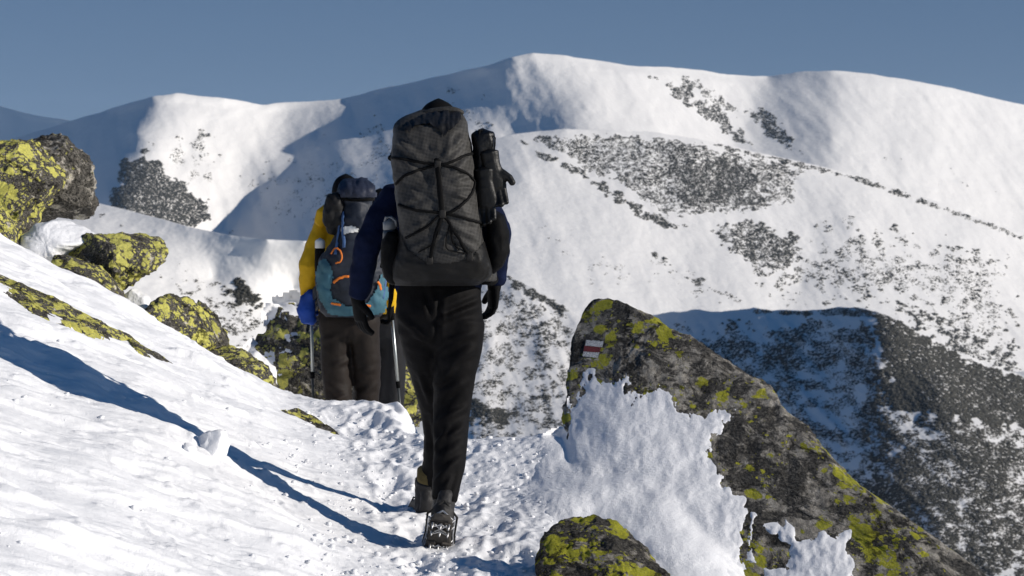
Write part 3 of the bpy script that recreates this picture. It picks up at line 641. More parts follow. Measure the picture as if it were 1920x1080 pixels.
for k, (pl, dp) in enumerate((([(498,582),(520,560),(560,550),(580,572),(562,598),(520,606),(496,606)], .05), ([(510,636),(552,616),(560,628),(520,645)], .025), ([(446,655),(475,640),(490,655),(540,652),(562,660),(520,672),(528,705),(515,760),(490,740),(470,690)], .04))):
    snow_patch('snow_cap', rI, bi, pl, SNOW, step=4, depth=dp, ramp_px=20, seed=20 + k, edge=6, lump=.006, ground=False)
# snow bridging the gaps between the left boulders
bd = bvh_of(rD)
def bank(name, label, outline, Y, T, seed, tilt=(0, .5)):
    o = rock(name, outline, Y, T, SNOW, seed, tilt=tilt, facets=3, amp=.03, cut=.85); tag(o, label, 'snow bank', 'snow banks between the rocks'); return o
bank('snow_bank', 'lumpy snow bank between the big left boulders and the pointed slab', [(40,445),(75,420),(100,412),(125,414),(150,425),(185,437),(170,458),(135,472),(118,490),(60,500),(20,480)], 14.5, .25, 101)
bank('snow_bank', 'small shaded snow bank under the tip of the pointed slab', [(225,560),(250,540),(275,555),(298,585),(290,610),(250,600)], 14.3, .15, 102)
bank('snow_bank', 'snow bank beside the snow topped rock behind the low lichen rock', [(440,672),(480,658),(515,690),(525,780),(495,790),(470,725)], 15.5, .2, 103)

def sunk(name, label, outline, h, mat, seed, n=120, m=22):
    """a rock rib lying in the slope, just proud of the snow"""
    o = np.asarray(outline, float); q = np.vstack([o, o[:1]]); t = np.concatenate([[0], np.cumsum(np.hypot(*(q[1:] - q[:-1]).T))])
    u = np.linspace(0, t[-1], n + 1)[:-1]; op = np.stack([np.interp(u, t, q[:, k]) for k in (0, 1)], -1)
    top = o[:len(o) // 2]; bot = o[len(o) // 2:][::-1]
    U = np.linspace(0, 1, n); a = np.stack([np.interp(U, np.linspace(0, 1, len(top)), top[:, k]) for k in (0, 1)], -1); b = np.stack([np.interp(U, np.linspace(0, 1, len(bot)), bot[:, k]) for k in (0, 1)], -1)
    vv = np.linspace(0, 1, m)[:, None]; ee = 1 - (2 * vv - 1) ** 2
    ppx = a[None, :, 0] * (1 - vv) + b[None, :, 0] * vv; ppy = a[None, :, 1] * (1 - vv) + b[None, :, 1] * vv
    Yg = ground_hits(ppx, ppy); Yg = np.where(np.isnan(Yg), np.nanmedian(Yg), Yg); W = P(ppx, ppy, Yg)
    f = np.sin(np.pi * np.clip(U, .004, .996)) ** .35
    W[..., 2] += -.03 + (h + .03) * ee ** .5 * f[None] + fbm(W[..., 0] * 9, W[..., 1] * 9, seed, 4) * .02 * ee
    V = [tuple(c) for c in W.reshape(-1, 3)]
    base = len(V); V += [(x, y, z - .15) for x, y, z in V]
    F = [tuple(c) for c in grid_faces(m, n)]; F += [tuple(base + k for k in reversed(c)) for c in F]
    me = bpy.data.meshes.new(name); me.from_pydata(V, [], F); me.update(); ob = link(name, me, mat); tag(ob, label, 'rock'); return ob
sunk('rock_rib', 'long thin yellow lichen rock rib sunk in the snow slope on the left', [(-40,500),(0,511),(60,535),(120,562),(180,598),(240,628),(300,662),(375,697), (310,684),(250,662),(240,640),(180,640),(120,620),(60,592),(0,546),(-40,530)], .03, RK_YEL, 3)
sunk('rock_rib', 'short thin rock rib sunk in snow at the edge of the path', [(515,762),(560,772),(600,788),(652,816),(625,812),(590,797),(550,781),(520,770)], .02, RK_MID, 5)

# the broken lump of snow on the slope, and crumbs
def chunk(px, py, r, label, seed):
    g = ground_hit(px, py); rs = np.random.RandomState(seed); mb = MB(); mb.ball((g.x, g.y, g.z + r * .55), (r * 1.15, r * .9, r), n=40)
    me = mb.mesh('snow_lump'); c = Vector((g.x, g.y, g.z + r * .55))
    for _ in range(8):
        nv = Vector(rs.normal(size=3)).normalized(); h = r * rs.uniform(.55, .8)
        for v in me.vertices:
            e = (v.co - c).dot(nv) - h
            if e > 0: v.co -= nv * e * .9
    for v in me.vertices:
        p = v.co; v.co = p + (p - c).normalized() * float(fbm(p.x * 12, p.y * 12, p.z * 12 + seed, 4)) * r * .22
    o = link('snow_lump', me, SNOW); tag(o, label, 'snow lump'); return o
chunk(394, 856, .072, 'broken white lump of snow lying beside the hiker shadow', 2)
chunk(352, 850, .03, 'small shaded snow lump just left of the big broken one', 6)
rs = np.random.RandomState(5); Vc = []; Fc = []
cpx = rs.uniform(0, 1060, 9000); cpy = rs.uniform(640, 1079, 9000)
keep = rs.rand(9000) < np.where(cpx > 560, .8, .45 * np.exp(-np.abs(cpy - (650 + cpx * .42)) / 60) + .03); cpx, cpy = cpx[keep][:650], cpy[keep][:650]
cw = P(cpx, cpy, ground_hits(cpx, cpy))
for g in cw:
    if not g[1] < 13.2: continue
    r_ = .004 + .011 * rs.rand() ** 4
    v = ICO_V * (1 + rs.uniform(-.3, .3, (12, 1))) * r_ * np.array([1.2, 1.2, .8]) + (g + np.array([0, 0, r_ * .3])); Fc.append(ICO_F + 12 * len(Vc)); Vc.append(v)
tag(link('snow_crumbs', mesh_np('snow_crumbs', np.concatenate(Vc), np.concatenate(Fc)), SNOW), 'loose crumbs of snow scattered over the path', 'snow crumbs', kind='stuff')
#PART3
# ------------------------------------------------------------------ people
SKIN = cloth('skin', (.42, .24, .17), .5, .1, 60, .0006, .4)
NAVY = cloth('navy_softshell', (.005, .009, .030), .8, .3, 45, .004, .08)
PANTS = cloth('charcoal_trouser_cloth', (.0046, .0043, .0047), .72, .25, 40, .003, .10)
BROWN = cloth('dark_brown_trouser_cloth', (.0125, .0085, .0066), .7, .25, 35, .004, .25)
SLATE = cloth('slate_trouser_cloth', (.009, .0095, .012), .7, .25, 35, .004, .25)
YEL = cloth('yellow_shell', (.62, .37, .008), .65, .12, 30, .004, .25)
RED = cloth('red_fabric', (.55, .02, .02), .7, .15, 40)
OLIVE = cloth('olive_sock_wool', (.11, .085, .035), .9, .3, 90, .003)
TEAL = cloth('teal_pack_cloth', (.055, .145, .19), .7, .2, 40, .004)
DKNAVY = cloth('ink_blue_pack_cloth', (.017, .022, .034), .6, .3, 40, .004, .35)
BLUE = cloth('bright_blue_fabric', (.012, .06, .34), .6, .2, 40)
BSTRAP = cloth('blue_webbing', (.06, .12, .26), .7, .15, 60)
ORANGE = cloth('orange_trim', (.75, .20, .03), .6, .1, 60)
WHITE = cloth('white_label_cloth', (.75, .75, .72), .6, .08, 60)
RUBBER = cloth('boot_rubber', (.020, .019, .018), .75, .4, 70, .004)
BOOTM = cloth('boot_upper', (.022, .021, .021), .6, .35, 60, .004, .3)
SOLE = cloth('boot_sole', (.05, .045, .04), .8, .5, 45, .006)
STEEL = metal('steel', (.62, .62, .62), .4)
ALU = metal('pole_aluminium', (.55, .58, .56), .35)
HAIR = cloth('brown_hair', (.05, .03, .02), .7, .4, 120)
EYE = cloth('eye_white', (.7, .7, .68), .3, .02, 60)

def hand_chains(mb, w_, d, pn_, ts, curl=.35, grow=0., seed=0):
    """palm, four unequal fingers bent at the knuckles and a side thumb"""
    d, pn_, ts = Vector(d).normalized(), Vector(pn_).normalized(), Vector(ts).normalized(); w_ = Vector(w_)
    rs_ = np.random.RandomState(seed)
    mb.loft([w_ - d * .02, w_ + d * .02, w_ + d * .055, w_ + d * .092], [.029 + grow, .036 + grow, .042 + grow, .040 + grow], [.020 + grow, .018 + grow, .016 + grow, .013 + grow], side=ts, n=14)
    for o, ln, r in ((.031, .074, .0090), (.0105, .083, .0094), (-.0105, .077, .0090), (-.030, .060, .0080)):
        p = w_ + d * .088 + ts * o; pts = [p - d * .02]; cur = d.copy(); c = curl * (1 + rs_.uniform(-.25, .3)); ax = ts
        pts.append(p); spread = ts * o * 1.6
        for sgm, f in enumerate((.45, .31, .24)):
            cur = (Matrix.Rotation(c * (.7, 1.1, .8)[sgm], 3, d.cross(pn_).normalized()) @ cur).normalized()
            p = p + (cur + spread * .5).normalized() * ln * f; pts.append(p)
        mb.loft(pts, [r + grow * .7] * 3 + [r * .93 + grow * .7, r * .82 + grow * .7], side=ts, n=10)
    b = w_ + d * .028 + ts * .030; t1 = (d * .62 + ts * .72 + pn_ * .2).normalized(); t2 = (d * .9 + ts * .35 + pn_ * .3).normalized()
    mb.loft([b - t1 * .015, b + t1 * .018, b + t1 * .045, b + t1 * .045 + t2 * .03], [.015 + grow * .7, .0135 + grow * .7, .0115 + grow * .7, .0095 + grow * .7], side=pn_, n=10)

def person(label, J, mats, folds=None, waist=None, extra=None, scale=1.0, voxel=.009, hem=.075):
    """J: joints in world space; the clothes are skins of their own over one continuous body"""
    V_ = {k: v for k, v in J.items() if isinstance(v, Vector)}; k_ = scale
    body = MB()
    pel, che, nec, hd = V_['pelvis'], V_['chest'], V_['neck'], V_['head']
    body.loft([pel - (che - pel) * .15, pel, pel.lerp(che, .5), che, che.lerp(nec, .6), nec], [.13*k_, .15*k_, .13*k_, .155*k_, .12*k_, .055*k_], [.09*k_, .10*k_, .09*k_, .10*k_, .08*k_, .055*k_], n=20)
    body.loft([nec - Vector((0, 0, .04)), nec.lerp(hd, .5), hd], [.058*k_, .054*k_, .056*k_])
    fw = Vector(J.get('look', (0, 1, 0))).normalized(); rt = fw.cross(Vector((0, 0, 1))).normalized(); up = rt.cross(fw)
    body.ball(hd + up * .035*k_, (.076*k_, .094*k_, .098*k_), side=rt, up=up, n=24)
    body.ball(hd - up * .045*k_ + fw * .025*k_, (.058*k_, .068*k_, .066*k_), side=rt, up=up, n=20)
    body.loft([hd + fw * .088*k_ + up * .025*k_, hd + fw * .108*k_ - up * .006*k_, hd + fw * .10*k_ - up * .02*k_], [.009*k_, .014*k_, .016*k_], side=rt, n=10)      # nose
    body.loft([hd + fw * .082*k_ + rt * .05*k_ + up * .04*k_, hd + fw * .094*k_ + up * .045*k_, hd + fw * .082*k_ - rt * .05*k_ + up * .04*k_], .009*k_, side=up, n=8)   # brow
    body.loft([hd + fw * .082*k_ + rt * .024*k_ - up * .052*k_, hd + fw * .09*k_ - up * .05*k_, hd + fw * .082*k_ - rt * .024*k_ - up * .052*k_], .008*k_, side=up, n=8)  # lips
    for s in (-1, 1):
        body.ball(hd + rt * .077*k_ * s, (.010*k_, .020*k_, .032*k_), side=rt, up=up, n=10)  # ears
        q = 'R' if s > 0 else 'L'
        body.loft([V_['shoulder' + q], V_['elbow' + q], V_['wrist' + q]], [.045*k_, .035*k_, .026*k_])
        body.loft([che.lerp(nec, .5), V_['shoulder' + q]], [.06*k_, .048*k_])
        hand_chains(body, V_['wrist' + q], J['hand' + q][0], J['hand' + q][1], J['hand' + q][2], J['hand' + q][3])
        body.loft([pel.lerp(V_['hip' + q], .6), V_['hip' + q], V_['knee' + q], V_['ankle' + q]], [.08*k_, .08*k_, .042*k_, .030*k_])
        fd = Vector(J['foot' + q]); body.loft([V_['ankle' + q] - fd * .02, V_['ankle' + q] + fd * .05, V_['ankle' + q] + fd * .16], [.03*k_, .036*k_, .03*k_], [.035*k_, .028*k_, .016*k_])
    root = body.fused('person', SKIN, None, .006, 4)
    tag(root, label, 'person', 'hikers')
    for s in (-1, 1):
        e = MB(); e.ball(hd + fw * .084*k_ + rt * .03*k_ * s + up * .022*k_, .012*k_, n=12); e.build('eye', EYE, root)
    def wrinkle(side_w, amp_w, sd):
        def f(co, no):
            x, y, z = co.T
            d = amp_w * fbm(x * 9 + sd, y * 9, z * 13, 4, .5) - amp_w * .9 * np.abs(fbm(x * 6 + z * 4, y * 7, z * 9 - x * 5 + sd, 3, .5))
            if folds:
                px, py = PX(co); fr = np.clip(-no[:, 1] * 2 + .3, 0, 1)
                for (x0, y0), (x1, y1), wd, dp in folds:
                    ex, ey = x1 - x0, y1 - y0; t = np.clip(((px - x0) * ex + (py - y0) * ey) / (ex * ex + ey * ey), 0, 1)
                    r = np.hypot(px - x0 - t * ex, py - y0 - t * ey) / wd; end = np.sin(np.pi * np.clip(t, .03, .97)) ** .6
                    d = d + fr * dp * end * (np.exp(-r * r) - .6 * np.exp(-(r - 1.5) ** 2))
            return d
        return f
    # trousers
    t = MB(); w0 = V_.get('waistpoint', pel + (che - pel) * .35)
    t.loft([w0, w0.lerp(pel, .5), pel, pel - Vector((0, 0, .07*k_)), pel - Vector((0, 0, .12*k_))], [J['hipw'] * .98, J['hipw'] * 1.0, J['hipw'] * 1.02, J['hipw'] * .98, J['hipw'] * .8], [.125*k_, .135*k_, .145*k_, .135*k_, .10*k_], n=28, power=2.4)
    for q in 'LR':
        pts, rx_, ry_ = J['leg' + q]; t.loft(pts, rx_, ry_, n=20)
    t.fused('trousers', mats['trousers'], root, voxel, 5, wrinkle(0, .003, 3.3))
    # jacket
    j = MB(); b = V_.get('hemline', pel + (che - pel) * .12)
    j.loft([b, b.lerp(che, .35), b.lerp(che, .7), che, che.lerp(nec, .45), che.lerp(nec, .85), nec + Vector((0, 0, .03))], [J['hipw'] * 1.02, J['hipw'] * .98, J['chw'] * .98, J['chw'], J['chw'] * .93, J['chw'] * .6, .075*k_], [.13*k_, .125*k_, .13*k_, .135*k_, .12*k_, .10*k_, .075*k_], n=28, power=2.3)
    for q in 'LR':
        s0, e0, w1 = V_['shoulder' + q], V_['elbow' + q], V_['wrist' + q]
        ra = J['arm' + q]
        j.loft([che.lerp(nec, .45), s0, s0.lerp(e0, .5), e0, e0.lerp(w1, .5), w1 - (w1 - e0).normalized() * .01], [ra[0] * 1.05, ra[0], ra[1], ra[2], ra[3], ra[4]], n=18)
    j.fused('jacket', mats['jacket'], root, voxel, 5, wrinkle(0, .006, 8.8))
    # gloves
    for q in 'LR':
        g = MB(); w1 = V_['wrist' + q]; hdq = Vector(J['hand' + q][0]).normalized()
        g.loft([w1 - hdq * .045, w1 - hdq * .01, w1 + hdq * .02], [.040, .036, .038], [.034, .030, .026], side=J['hand' + q][2])
        hand_chains(g, w1, J['hand' + q][0], J['hand' + q][1], J['hand' + q][2], J['hand' + q][3], .0045)
        g.fused('glove', mats.get('glove' + q, BLACK), root, .0042, 3)
    # boots
    for q in 'LR':
        a = V_['ankle' + q]; f = Vector(J['foot' + q]).normalized(); u = Vector(J['footup' + q]).normalized(); sd = f.cross(u).normalized(); u = sd.cross(f)
        bt = MB()
        bs = J.get('bootscale', 1.0)
        def W(x, y_, z): return a + (f * x + sd * y_ + u * z) * bs
        bt.loft([W(-.055, 0, -.055), W(-.04, 0, -.052), W(.03, 0, -.048), W(.11, 0, -.056), W(.17, 0, -.066), W(.205, 0, -.072)], [v * bs for v in (.030, .040, .042, .049, .045, .028)], [v * bs for v in (.030, .040, .044, .036, .026, .016)], side=sd, n=18, power=2.6)
        sh = Vector(J.get('shin' + q, (0, 0, 1))).normalized()
        bt.loft([W(-.005, 0, -.05), W(-.005, 0, 0), a + sh * .05, a + sh * .095], [.046, .046, .048, .052], [.052, .052, .052, .056], side=sd, n=18)
        bt.loft([W(-.06, 0, -.03), W(-.062, 0, .01), W(-.05, 0, .05)], [v * bs for v in (.026, .026, .022)], [v * bs for v in (.018, .02, .018)], side=sd, n=12)
        boot = bt.fused('boot', BOOTM, root, .006, 3, lambda co, no: .0022 * fbm(co[:, 0] * 40, co[:, 1] * 40, co[:, 2] * 40, 3))
        so_ = MB()
        so_.loft([W(-.072, 0, -.098), W(-.05, 0, -.098), W(.03, 0, -.096), W(.11, 0, -.100), W(.18, 0, -.100), W(.222, 0, -.094)], [v * bs for v in (.028, .041, .038, .050, .044, .022)], [.014 * bs] * 6, side=sd, n=20, power=3.2)
        for x in (-.05, -.02, .06, .09, .12, .15, .18):
            for s in (-1, 1): so_.loft([W(x, s * .012, -.114), W(x + .004, s * .036, -.114)], .011, .006, side=f, n=8, power=4)
        so_.build('sole', SOLE, boot, smooth=False)
        lc = MB()
        for kx, x in enumerate((.045, .07, .095)): lc.loft([W(x, -.03, .002 - kx * .013), W(x + .01, 0, .008 - kx * .014), W(x, .03, .002 - kx * .013)], .003, n=6)
        lc.build('laces', BLACK, boot)
        if mats.get('crampons'):
            cr = MB()
            ring = [W(x, y_, z) for x, y_, z in ((-.07, 0, -.07), (-.04, .045, -.088), (.04, .044, -.085), (.11, .054, -.088), (.18, .046, -.085), (.222, 0, -.075), (.18, -.046, -.085), (.11, -.054, -.088), (.04, -.044, -.085), (-.04, -.045, -.088), (-.07, 0, -.07))]
            cr.loft(ring, .0045, n=6)
            for x in (-.055, -.015, .065, .105, .145, .185):
                cr.loft([W(x, -.046, -.09), W(x + .012, -.02, -.121), W(x - .004, 0, -.123), W(x + .010, .02, -.121), W(x, .046, -.09)], .0038, n=6)
                for y_ in (-.028, .0, .028): cr.loft([W(x, y_, -.116), W(x + .002, y_, -.133), W(x + .002, y_, -.141)], [.006, .004, .0012], n=6)
            for x0, x1 in ((-.055, -.015), (.065, .105), (.105, .145), (.145, .185)):
                for s in (-1, 1): cr.loft([W(x0, s * .02, -.121), W((x0 + x1) / 2, 0, -.124), W(x1, s * .02, -.121)], .0036, n=6)
            cr.build('crampon', STEEL, boot)
            rb = MB(); rb.loft([W(-.075, 0, -.03), W(-.03, .052, -.06), W(.06, .05, -.07), W(.12, .056, -.075)], .005, .004, n=6); rb.loft([W(-.075, 0, -.03), W(-.03, -.052, -.06), W(.06, -.05, -.07), W(.12, -.056, -.075)], .005, .004, n=6)
            rb.loft([W(.11, .05, -.055), W(.13, .03, -.02), W(.13, -.03, -.02), W(.11, -.05, -.055)], .005, .004, n=6)
            rb.build('rubber_harness', RUBBER, boot)
        if mats.get('sock'):
            sk = MB(); sk.loft([a + sh * .06, a + sh * .10, a + sh * .145], [.047, .044, .046], [.05, .048, .048], side=sd, n=16); sk.build('sock', mats['sock'], root)
    # headwear
    h = MB()
    if mats.get('hood'):
        h.ball(hd + up * .04*k_ - fw * .015*k_, (.10*k_, .115*k_, .115*k_), side=rt, up=up, n=24)
        h.loft([nec - fw * .05*k_, nec - fw * .055*k_ + up * .06*k_, hd - fw * .06*k_], [.09*k_, .085*k_, .09*k_], n=18)
        ho = h.fused('hood', mats['jacket'] if mats['hood'] is True else mats['hood'], root, .009, 5, wrinkle(0, .005, 1.1))
    if mats.get('beanie'):
        n_ = 24; c = hd + up * .062*k_ - fw * .006*k_
        h2 = MB(); b0 = len(h2.V)
        prof = [(1.0, -.045), (1.04, -.03), (1.04, .0), (.98, .03), (.86, .062), (.62, .088), (.3, .102)]
        h2.loft([c + up * z * k_ for r_, z in prof], [.088*k_ * r_ for r_, z in prof], [.105*k_ * r_ for r_, z in prof], side=rt, n=n_)
        h2.build('beanie', mats['beanie'], root, sub=1)
    return root

def H(px, py, dy, Y=10.0): return Vector(P(px, py, Y + dy))
# --- the nearest hiker, mid stride, seen from behind
gf = lambda px, py: ground_hit(px, py)
J1 = dict(bootscale=1.17, pelvis=H(824, 592, .02), chest=H(820, 400, .13), neck=H(820, 318, .18), head=H(822, 262, .24), look=(.02, 1, -.12),
  shoulderL=H(733, 376, .10), elbowL=H(690, 455, .04), wristL=H(671, 560, .10), shoulderR=H(905, 374, .10), elbowR=H(933, 440, .05), wristR=H(927, 535, .10),
  handL=((.12, .05, -1), (.72, .45, 0), (.55, -.85, 0), .32), handR=((-.08, .05, -1), (-.85, .3, 0), (-.35, .93, 0), .45),
  hipL=H(783, 612, .02), kneeL=H(822, 775, .32), ankleL=H(797, 935, .50), hipR=H(868, 612, .0), kneeR=H(846, 775, .02), ankleR=H(832, 951, -.17),
  footL=(-.14, .98, .06), footupL=(0, -.06, 1), footR=(-.10, .70, -.72), footupR=(.10, .72, .69), shinL=(.10, -.45, 1), shinR=(.02, .42, 1),
  hipw=.178, chw=.205, waistpoint=H(822, 520, .05), hemline=H(823, 545, .04),
  armL=(.074, .068, .061, .055, .047), armR=(.072, .066, .060, .054, .045),
  legR=([H(868, 600, .0), H(862, 650, -.005), H(852, 700, -.01), H(847, 765, .0), H(845, 820, -.055), H(841, 880, -.12), H(833, 938, -.17)], [.094, .096, .090, .081, .074, .066, .053], [.115, .115, .10, .088, .082, .074, .066]),
  legL=([H(786, 600, .02), H(796, 650, .07), H(808, 700, .15), H(821, 765, .27), H(826, 815, .355), H(820, 868, .43), H(806, 914, .50)], [.092, .094, .088, .078, .072, .064, .056], [.115, .115, .10, .088, .08, .07, .065]))
F1 = [((800,548),(814,606),6,-.006),((824,550),(818,640),5,-.008),((820,602),(900,574),6,.006),((826,590),(905,556),5,-.006),((800,640),(745,590),7,.005),((812,650),(760,640),6,-.005),
  ((830,640),(893,622),6,.006),((834,690),(892,654),7,.006),((830,668),(885,640),5,-.005),((814,722),(852,688),6,.007),((820,792),(884,758),7,.008),((816,770),(864,738),6,-.007),((815,742),(876,715),6,.006),
  ((822,830),(872,800),6,.006),((812,852),(838,800),5,.006),((826,870),(866,846),6,-.005),((815,905),(850,870),6,.006),((840,930),(860,880),5,-.005),((785,700),(808,760),5,.005),((800,780),(812,860),5,-.005)]
F1 = [(a, b, w_ * 1.15, d * 1.9) for a, b, w_, d in F1]
p1 = person('hiker in front in black trousers and navy jacket, wearing a tall grey checked backpack', J1, dict(trousers=PANTS, jacket=NAVY, crampons=True, sock=OLIVE, beanie=BLACK), folds=F1)

# --- his pack
def grid_cloth():
    m, nt, b = newmat('ripstop_grid_cloth'); p = coord(nt); sx = N(nt, 'ShaderNodeSeparateXYZ'); nt.links.new(p, sx.inputs[0])
    def line(o, pitch, wd):
        return math_(nt, 'LESS_THAN', math_(nt, 'FRACT', math_(nt, 'MULTIPLY', o, 1 / pitch)), wd)
    diag = math_(nt, 'ADD', sx.outputs[0], math_(nt, 'MULTIPLY', sx.outputs[2], .10))
    g = math_(nt, 'MAXIMUM', line(diag, .0056, .34), line(math_(nt, 'SUBTRACT', sx.outputs[2], math_(nt, 'MULTIPLY', sx.outputs[0], .10)), .0056, .34))
    f = noise(nt, p, 14, 4)
    a = mix(nt, ramp(nt, f, [(.3, 0), (.7, 1)]), (.004, .004, .0043), (.008, .008, .008)); c = mix(nt, ramp(nt, f, [(.3, 0), (.7, 1)]), (.050, .048, .045), (.085, .082, .078))
    nt.links.new(mix(nt, g, a, c), b.inputs['Base Color']); b.inputs['Roughness'].default_value = .62; b.inputs['Specular IOR Level'].default_value = .18
    bump(nt, b, noise(nt, p, 26, 5, .6), .55, .006); return m
GRID = grid_cloth()
def pack_body(rows, Y, back, nn=72, nr=90, power=3.0, amp=.006, seed=0, off=0.0, lo=0, hi=1, folds=()):
    """rows: (row px, left px, right px, depth towards the camera)"""
    rows = np.asarray(rows, float); rr = np.linspace(rows[0, 0] + lo * np.ptp(rows[:, 0]), rows[0, 0] + hi * np.ptp(rows[:, 0]), nr)
    sm = lambda k: smooth_interp(rr, rows[:, 0], rows[:, k], 5)
    l, r_, d = sm(1), sm(2), sm(3); V = np.zeros((nr, nn, 3)); th = np.linspace(0, 2 * math.pi, nn + 1)[:-1]
    for i in range(nr):
        A, B = P(l[i], rr[i], Y), P(r_[i], rr[i], Y); c = (A + B) / 2; hw = (B[0] - A[0]) / 2 + off; hd_ = d[i] / 2 + off
        ct, st = np.cos(th), np.sin(th); e = 2 / power
        V[i, :, 0] = c[0] + hw * np.sign(ct) * np.abs(ct) ** e; V[i, :, 1] = Y + back - d[i] / 2 - hd_ * np.sign(st) * np.abs(st) ** e; V[i, :, 2] = c[2]
    dx = V[..., 0]; dz = V[..., 2]
    w_ = amp * (fbm(dx * 7, V[..., 1] * 7, dz * 9 + seed, 4, .5) - .8 * np.abs(fbm(dx * 12 + dz * 5, V[..., 1] * 10, dz * 7 + seed, 3, .5)))
    rad = V - np.array([[[0, Y + back, 0]]]); rad[..., 0] -= (V[..., 0].mean(1))[:, None]; rad[..., 2] = 0
    rad /= np.linalg.norm(rad, axis=2)[..., None] + 1e-9
    px, py = PX(V)
    for (x0, y0), (x1, y1), wd, dp in folds:
        ex, ey = x1 - x0, y1 - y0; t = np.clip(((px - x0) * ex + (py - y0) * ey) / (ex * ex + ey * ey), 0, 1)
        d_ = np.hypot(px - x0 - t * ex, py - y0 - t * ey) / wd
        w_ = w_ + dp * np.sin(np.pi * np.clip(t, .03, .97)) ** .6 * (np.exp(-d_ * d_) - .5 * np.exp(-(d_ - 1.6) ** 2)) * (V[..., 1] < Y + back - d[:, None] * .4)
    return V + rad * w_[..., None]
def pack_mesh(name, V, mat, parent):
    nr, nn = V.shape[:2]; F = [tuple(a) for a in grid_faces(nr, nn, True)]; vs = V.reshape(-1, 3).tolist()
    vs.append(V[0].mean(0).tolist()); vs.append(V[-1].mean(0).tolist()); a = nr * nn
    F += [(a, (k + 1) % nn, k) for k in range(nn)] + [(a + 1, (nr - 1) * nn + k, (nr - 1) * nn + (k + 1) % nn) for k in range(nn)]
    me = bpy.data.meshes.new(name); me.from_pydata(vs, [], F); me.update(); return link(name, me, mat, parent)
ROWS1 = [(206,795,860,.05),(211,776,867,.08),(217,760,873,.12),(227,746,877,.17),(240,739,880,.22),(265,738,884,.26),(300,738,889,.29),(340,741,893,.31),(390,747,901,.33),(430,752,907,.335),(470,748,914,.335),(490,742,920,.33),(508,738,922,.31),(522,740,915,.28),(531,745,895,.22)]
pk = empty('backpack', P(823, 531, 9.85)); tag(pk, 'tall grey checked roll top backpack with black elastic cords and black base', 'backpack')
PV = pack_body(ROWS1, 10.0, .0, seed=3, amp=.009, nn=128, nr=190, folds=[((742,262),(790,300),6,.010),((748,285),(800,330),6,-.008),((872,250),(836,290),6,.009),((880,280),(840,318),6,-.008),((884,330),(846,340),5,.009),((886,352),(848,352),5,-.009),((880,372),(846,362),5,.009),
    ((756,330),(796,350),7,.007),((760,390),(800,370),6,-.007),((840,420),(900,450),7,.008),((770,430),(820,410),6,.008),((842,450),(890,480),6,-.007),((765,470),(810,450),6,.007),((800,250),(812,290),5,-.007),((845,255),(836,290),5,.007)])
body1 = pack_mesh('pack_bag', PV, GRID, pk); bv1 = bvh_of(body1)
# black base: a shell over the lower part of the bag, cut along the slanting seam
cen = PV.mean(1, keepdims=True); sh_ = PV + (PV - cen) / (np.linalg.norm(PV - cen, axis=2)[..., None] + 1e-9) * .004
qx, qy = PX(sh_); seam = np.interp(qx, [735, 752, 766, 800, 840, 882, 905, 922], [425, 440, 466, 491, 493, 484, 455, 440]); front = sh_[..., 1] < 9.93
F = grid_faces(*PV.shape[:2], True); below = (qy > seam) | (~front & (qy > 440)); kp = below.ravel()[F].all(1)
us, inv = np.unique(F[kp], return_inverse=True)
basep = link('base_panel', mesh_np('base_panel', sh_.reshape(-1, 3)[us], inv.reshape(-1, 4)), cloth('coated_black_cloth', (.008, .0078, .0078), .55, .25, 40, .003, .18), pk)
# roll top closure, dark gusset under it
mb = MB(); mb.loft([H(784, 220, -.06), H(798, 211, -.065), H(826, 207, -.07), H(852, 205, -.065), H(868, 212, -.06)], [.012, .016, .017, .017, .013], [.012, .015, .016, .015, .012], side=(0, 1, 0), n=14); mb.build('roll_top', GRID, pk, sub=1)
def draped_panel(name, poly, bvh, mat, parent, off=.004, step=2.5, crump=.006, seed=1):
    q = np.asarray(poly, float); gx, gy = np.meshgrid(np.arange(q[:, 0].min() - step, q[:, 0].max() + step * 2, step), np.arange(q[:, 1].min() - step, q[:, 1].max() + 2 * step, step))
    V = np.full(gx.shape + (3,), np.nan)
    for i in range(gx.shape[0]):
        for j in range(gx.shape[1]):
            h, nm = cast(bvh, gx[i, j], gy[i, j])
            if h is not None: V[i, j] = h + nm * (off + crump * .5 * (1 + float(fbm(gx[i, j] / 9, gy[i, j] / 22, seed, 3))))
    ok = (seg_sd(gx, gy, poly) > -step * .4) & ~np.isnan(V[..., 0]); F = grid_faces(*gx.shape); kp = ok.ravel()[F].all(1); us, inv = np.unique(F[kp], return_inverse=True)
    return link(name, mesh_np(name, V.reshape(-1, 3)[us], inv.reshape(-1, 4)), mat, parent)
draped_panel('collar_gusset', [(757,243),(766,229),(786,222),(800,214),(830,211),(862,213),(864,226),(852,240),(838,252),(832,258),(826,246),(806,236),(786,236),(772,244),(768,252)], bv1, cloth('black_liner', (.008, .008, .009), .55, .4, 60, .005, .3), pk, .003, 2, .010)
st = MB()
for ln in ([(735,296),(770,301),(800,306),(818,309)], [(891,286),(860,297),(836,307),(826,309)], [(743,345),(756,332),(780,321),(814,311)], [(830,310),(852,315),(874,325),(889,342),(886,358),(872,378),(852,394),(836,401)], [(748,384),(775,393),(826,399)], [(836,400),(868,408),(907,420)]):
    drape(st, bv1, ln, .012, .0035)
st.build('compression_cord', BLACK, pk)
s2_ = MB(); drape(s2_, bv1, [(819,298),(824,345),(829,402)], .021, .003, .007); s2_.build('centre_strap', BLACK, pk)
s3_ = MB()
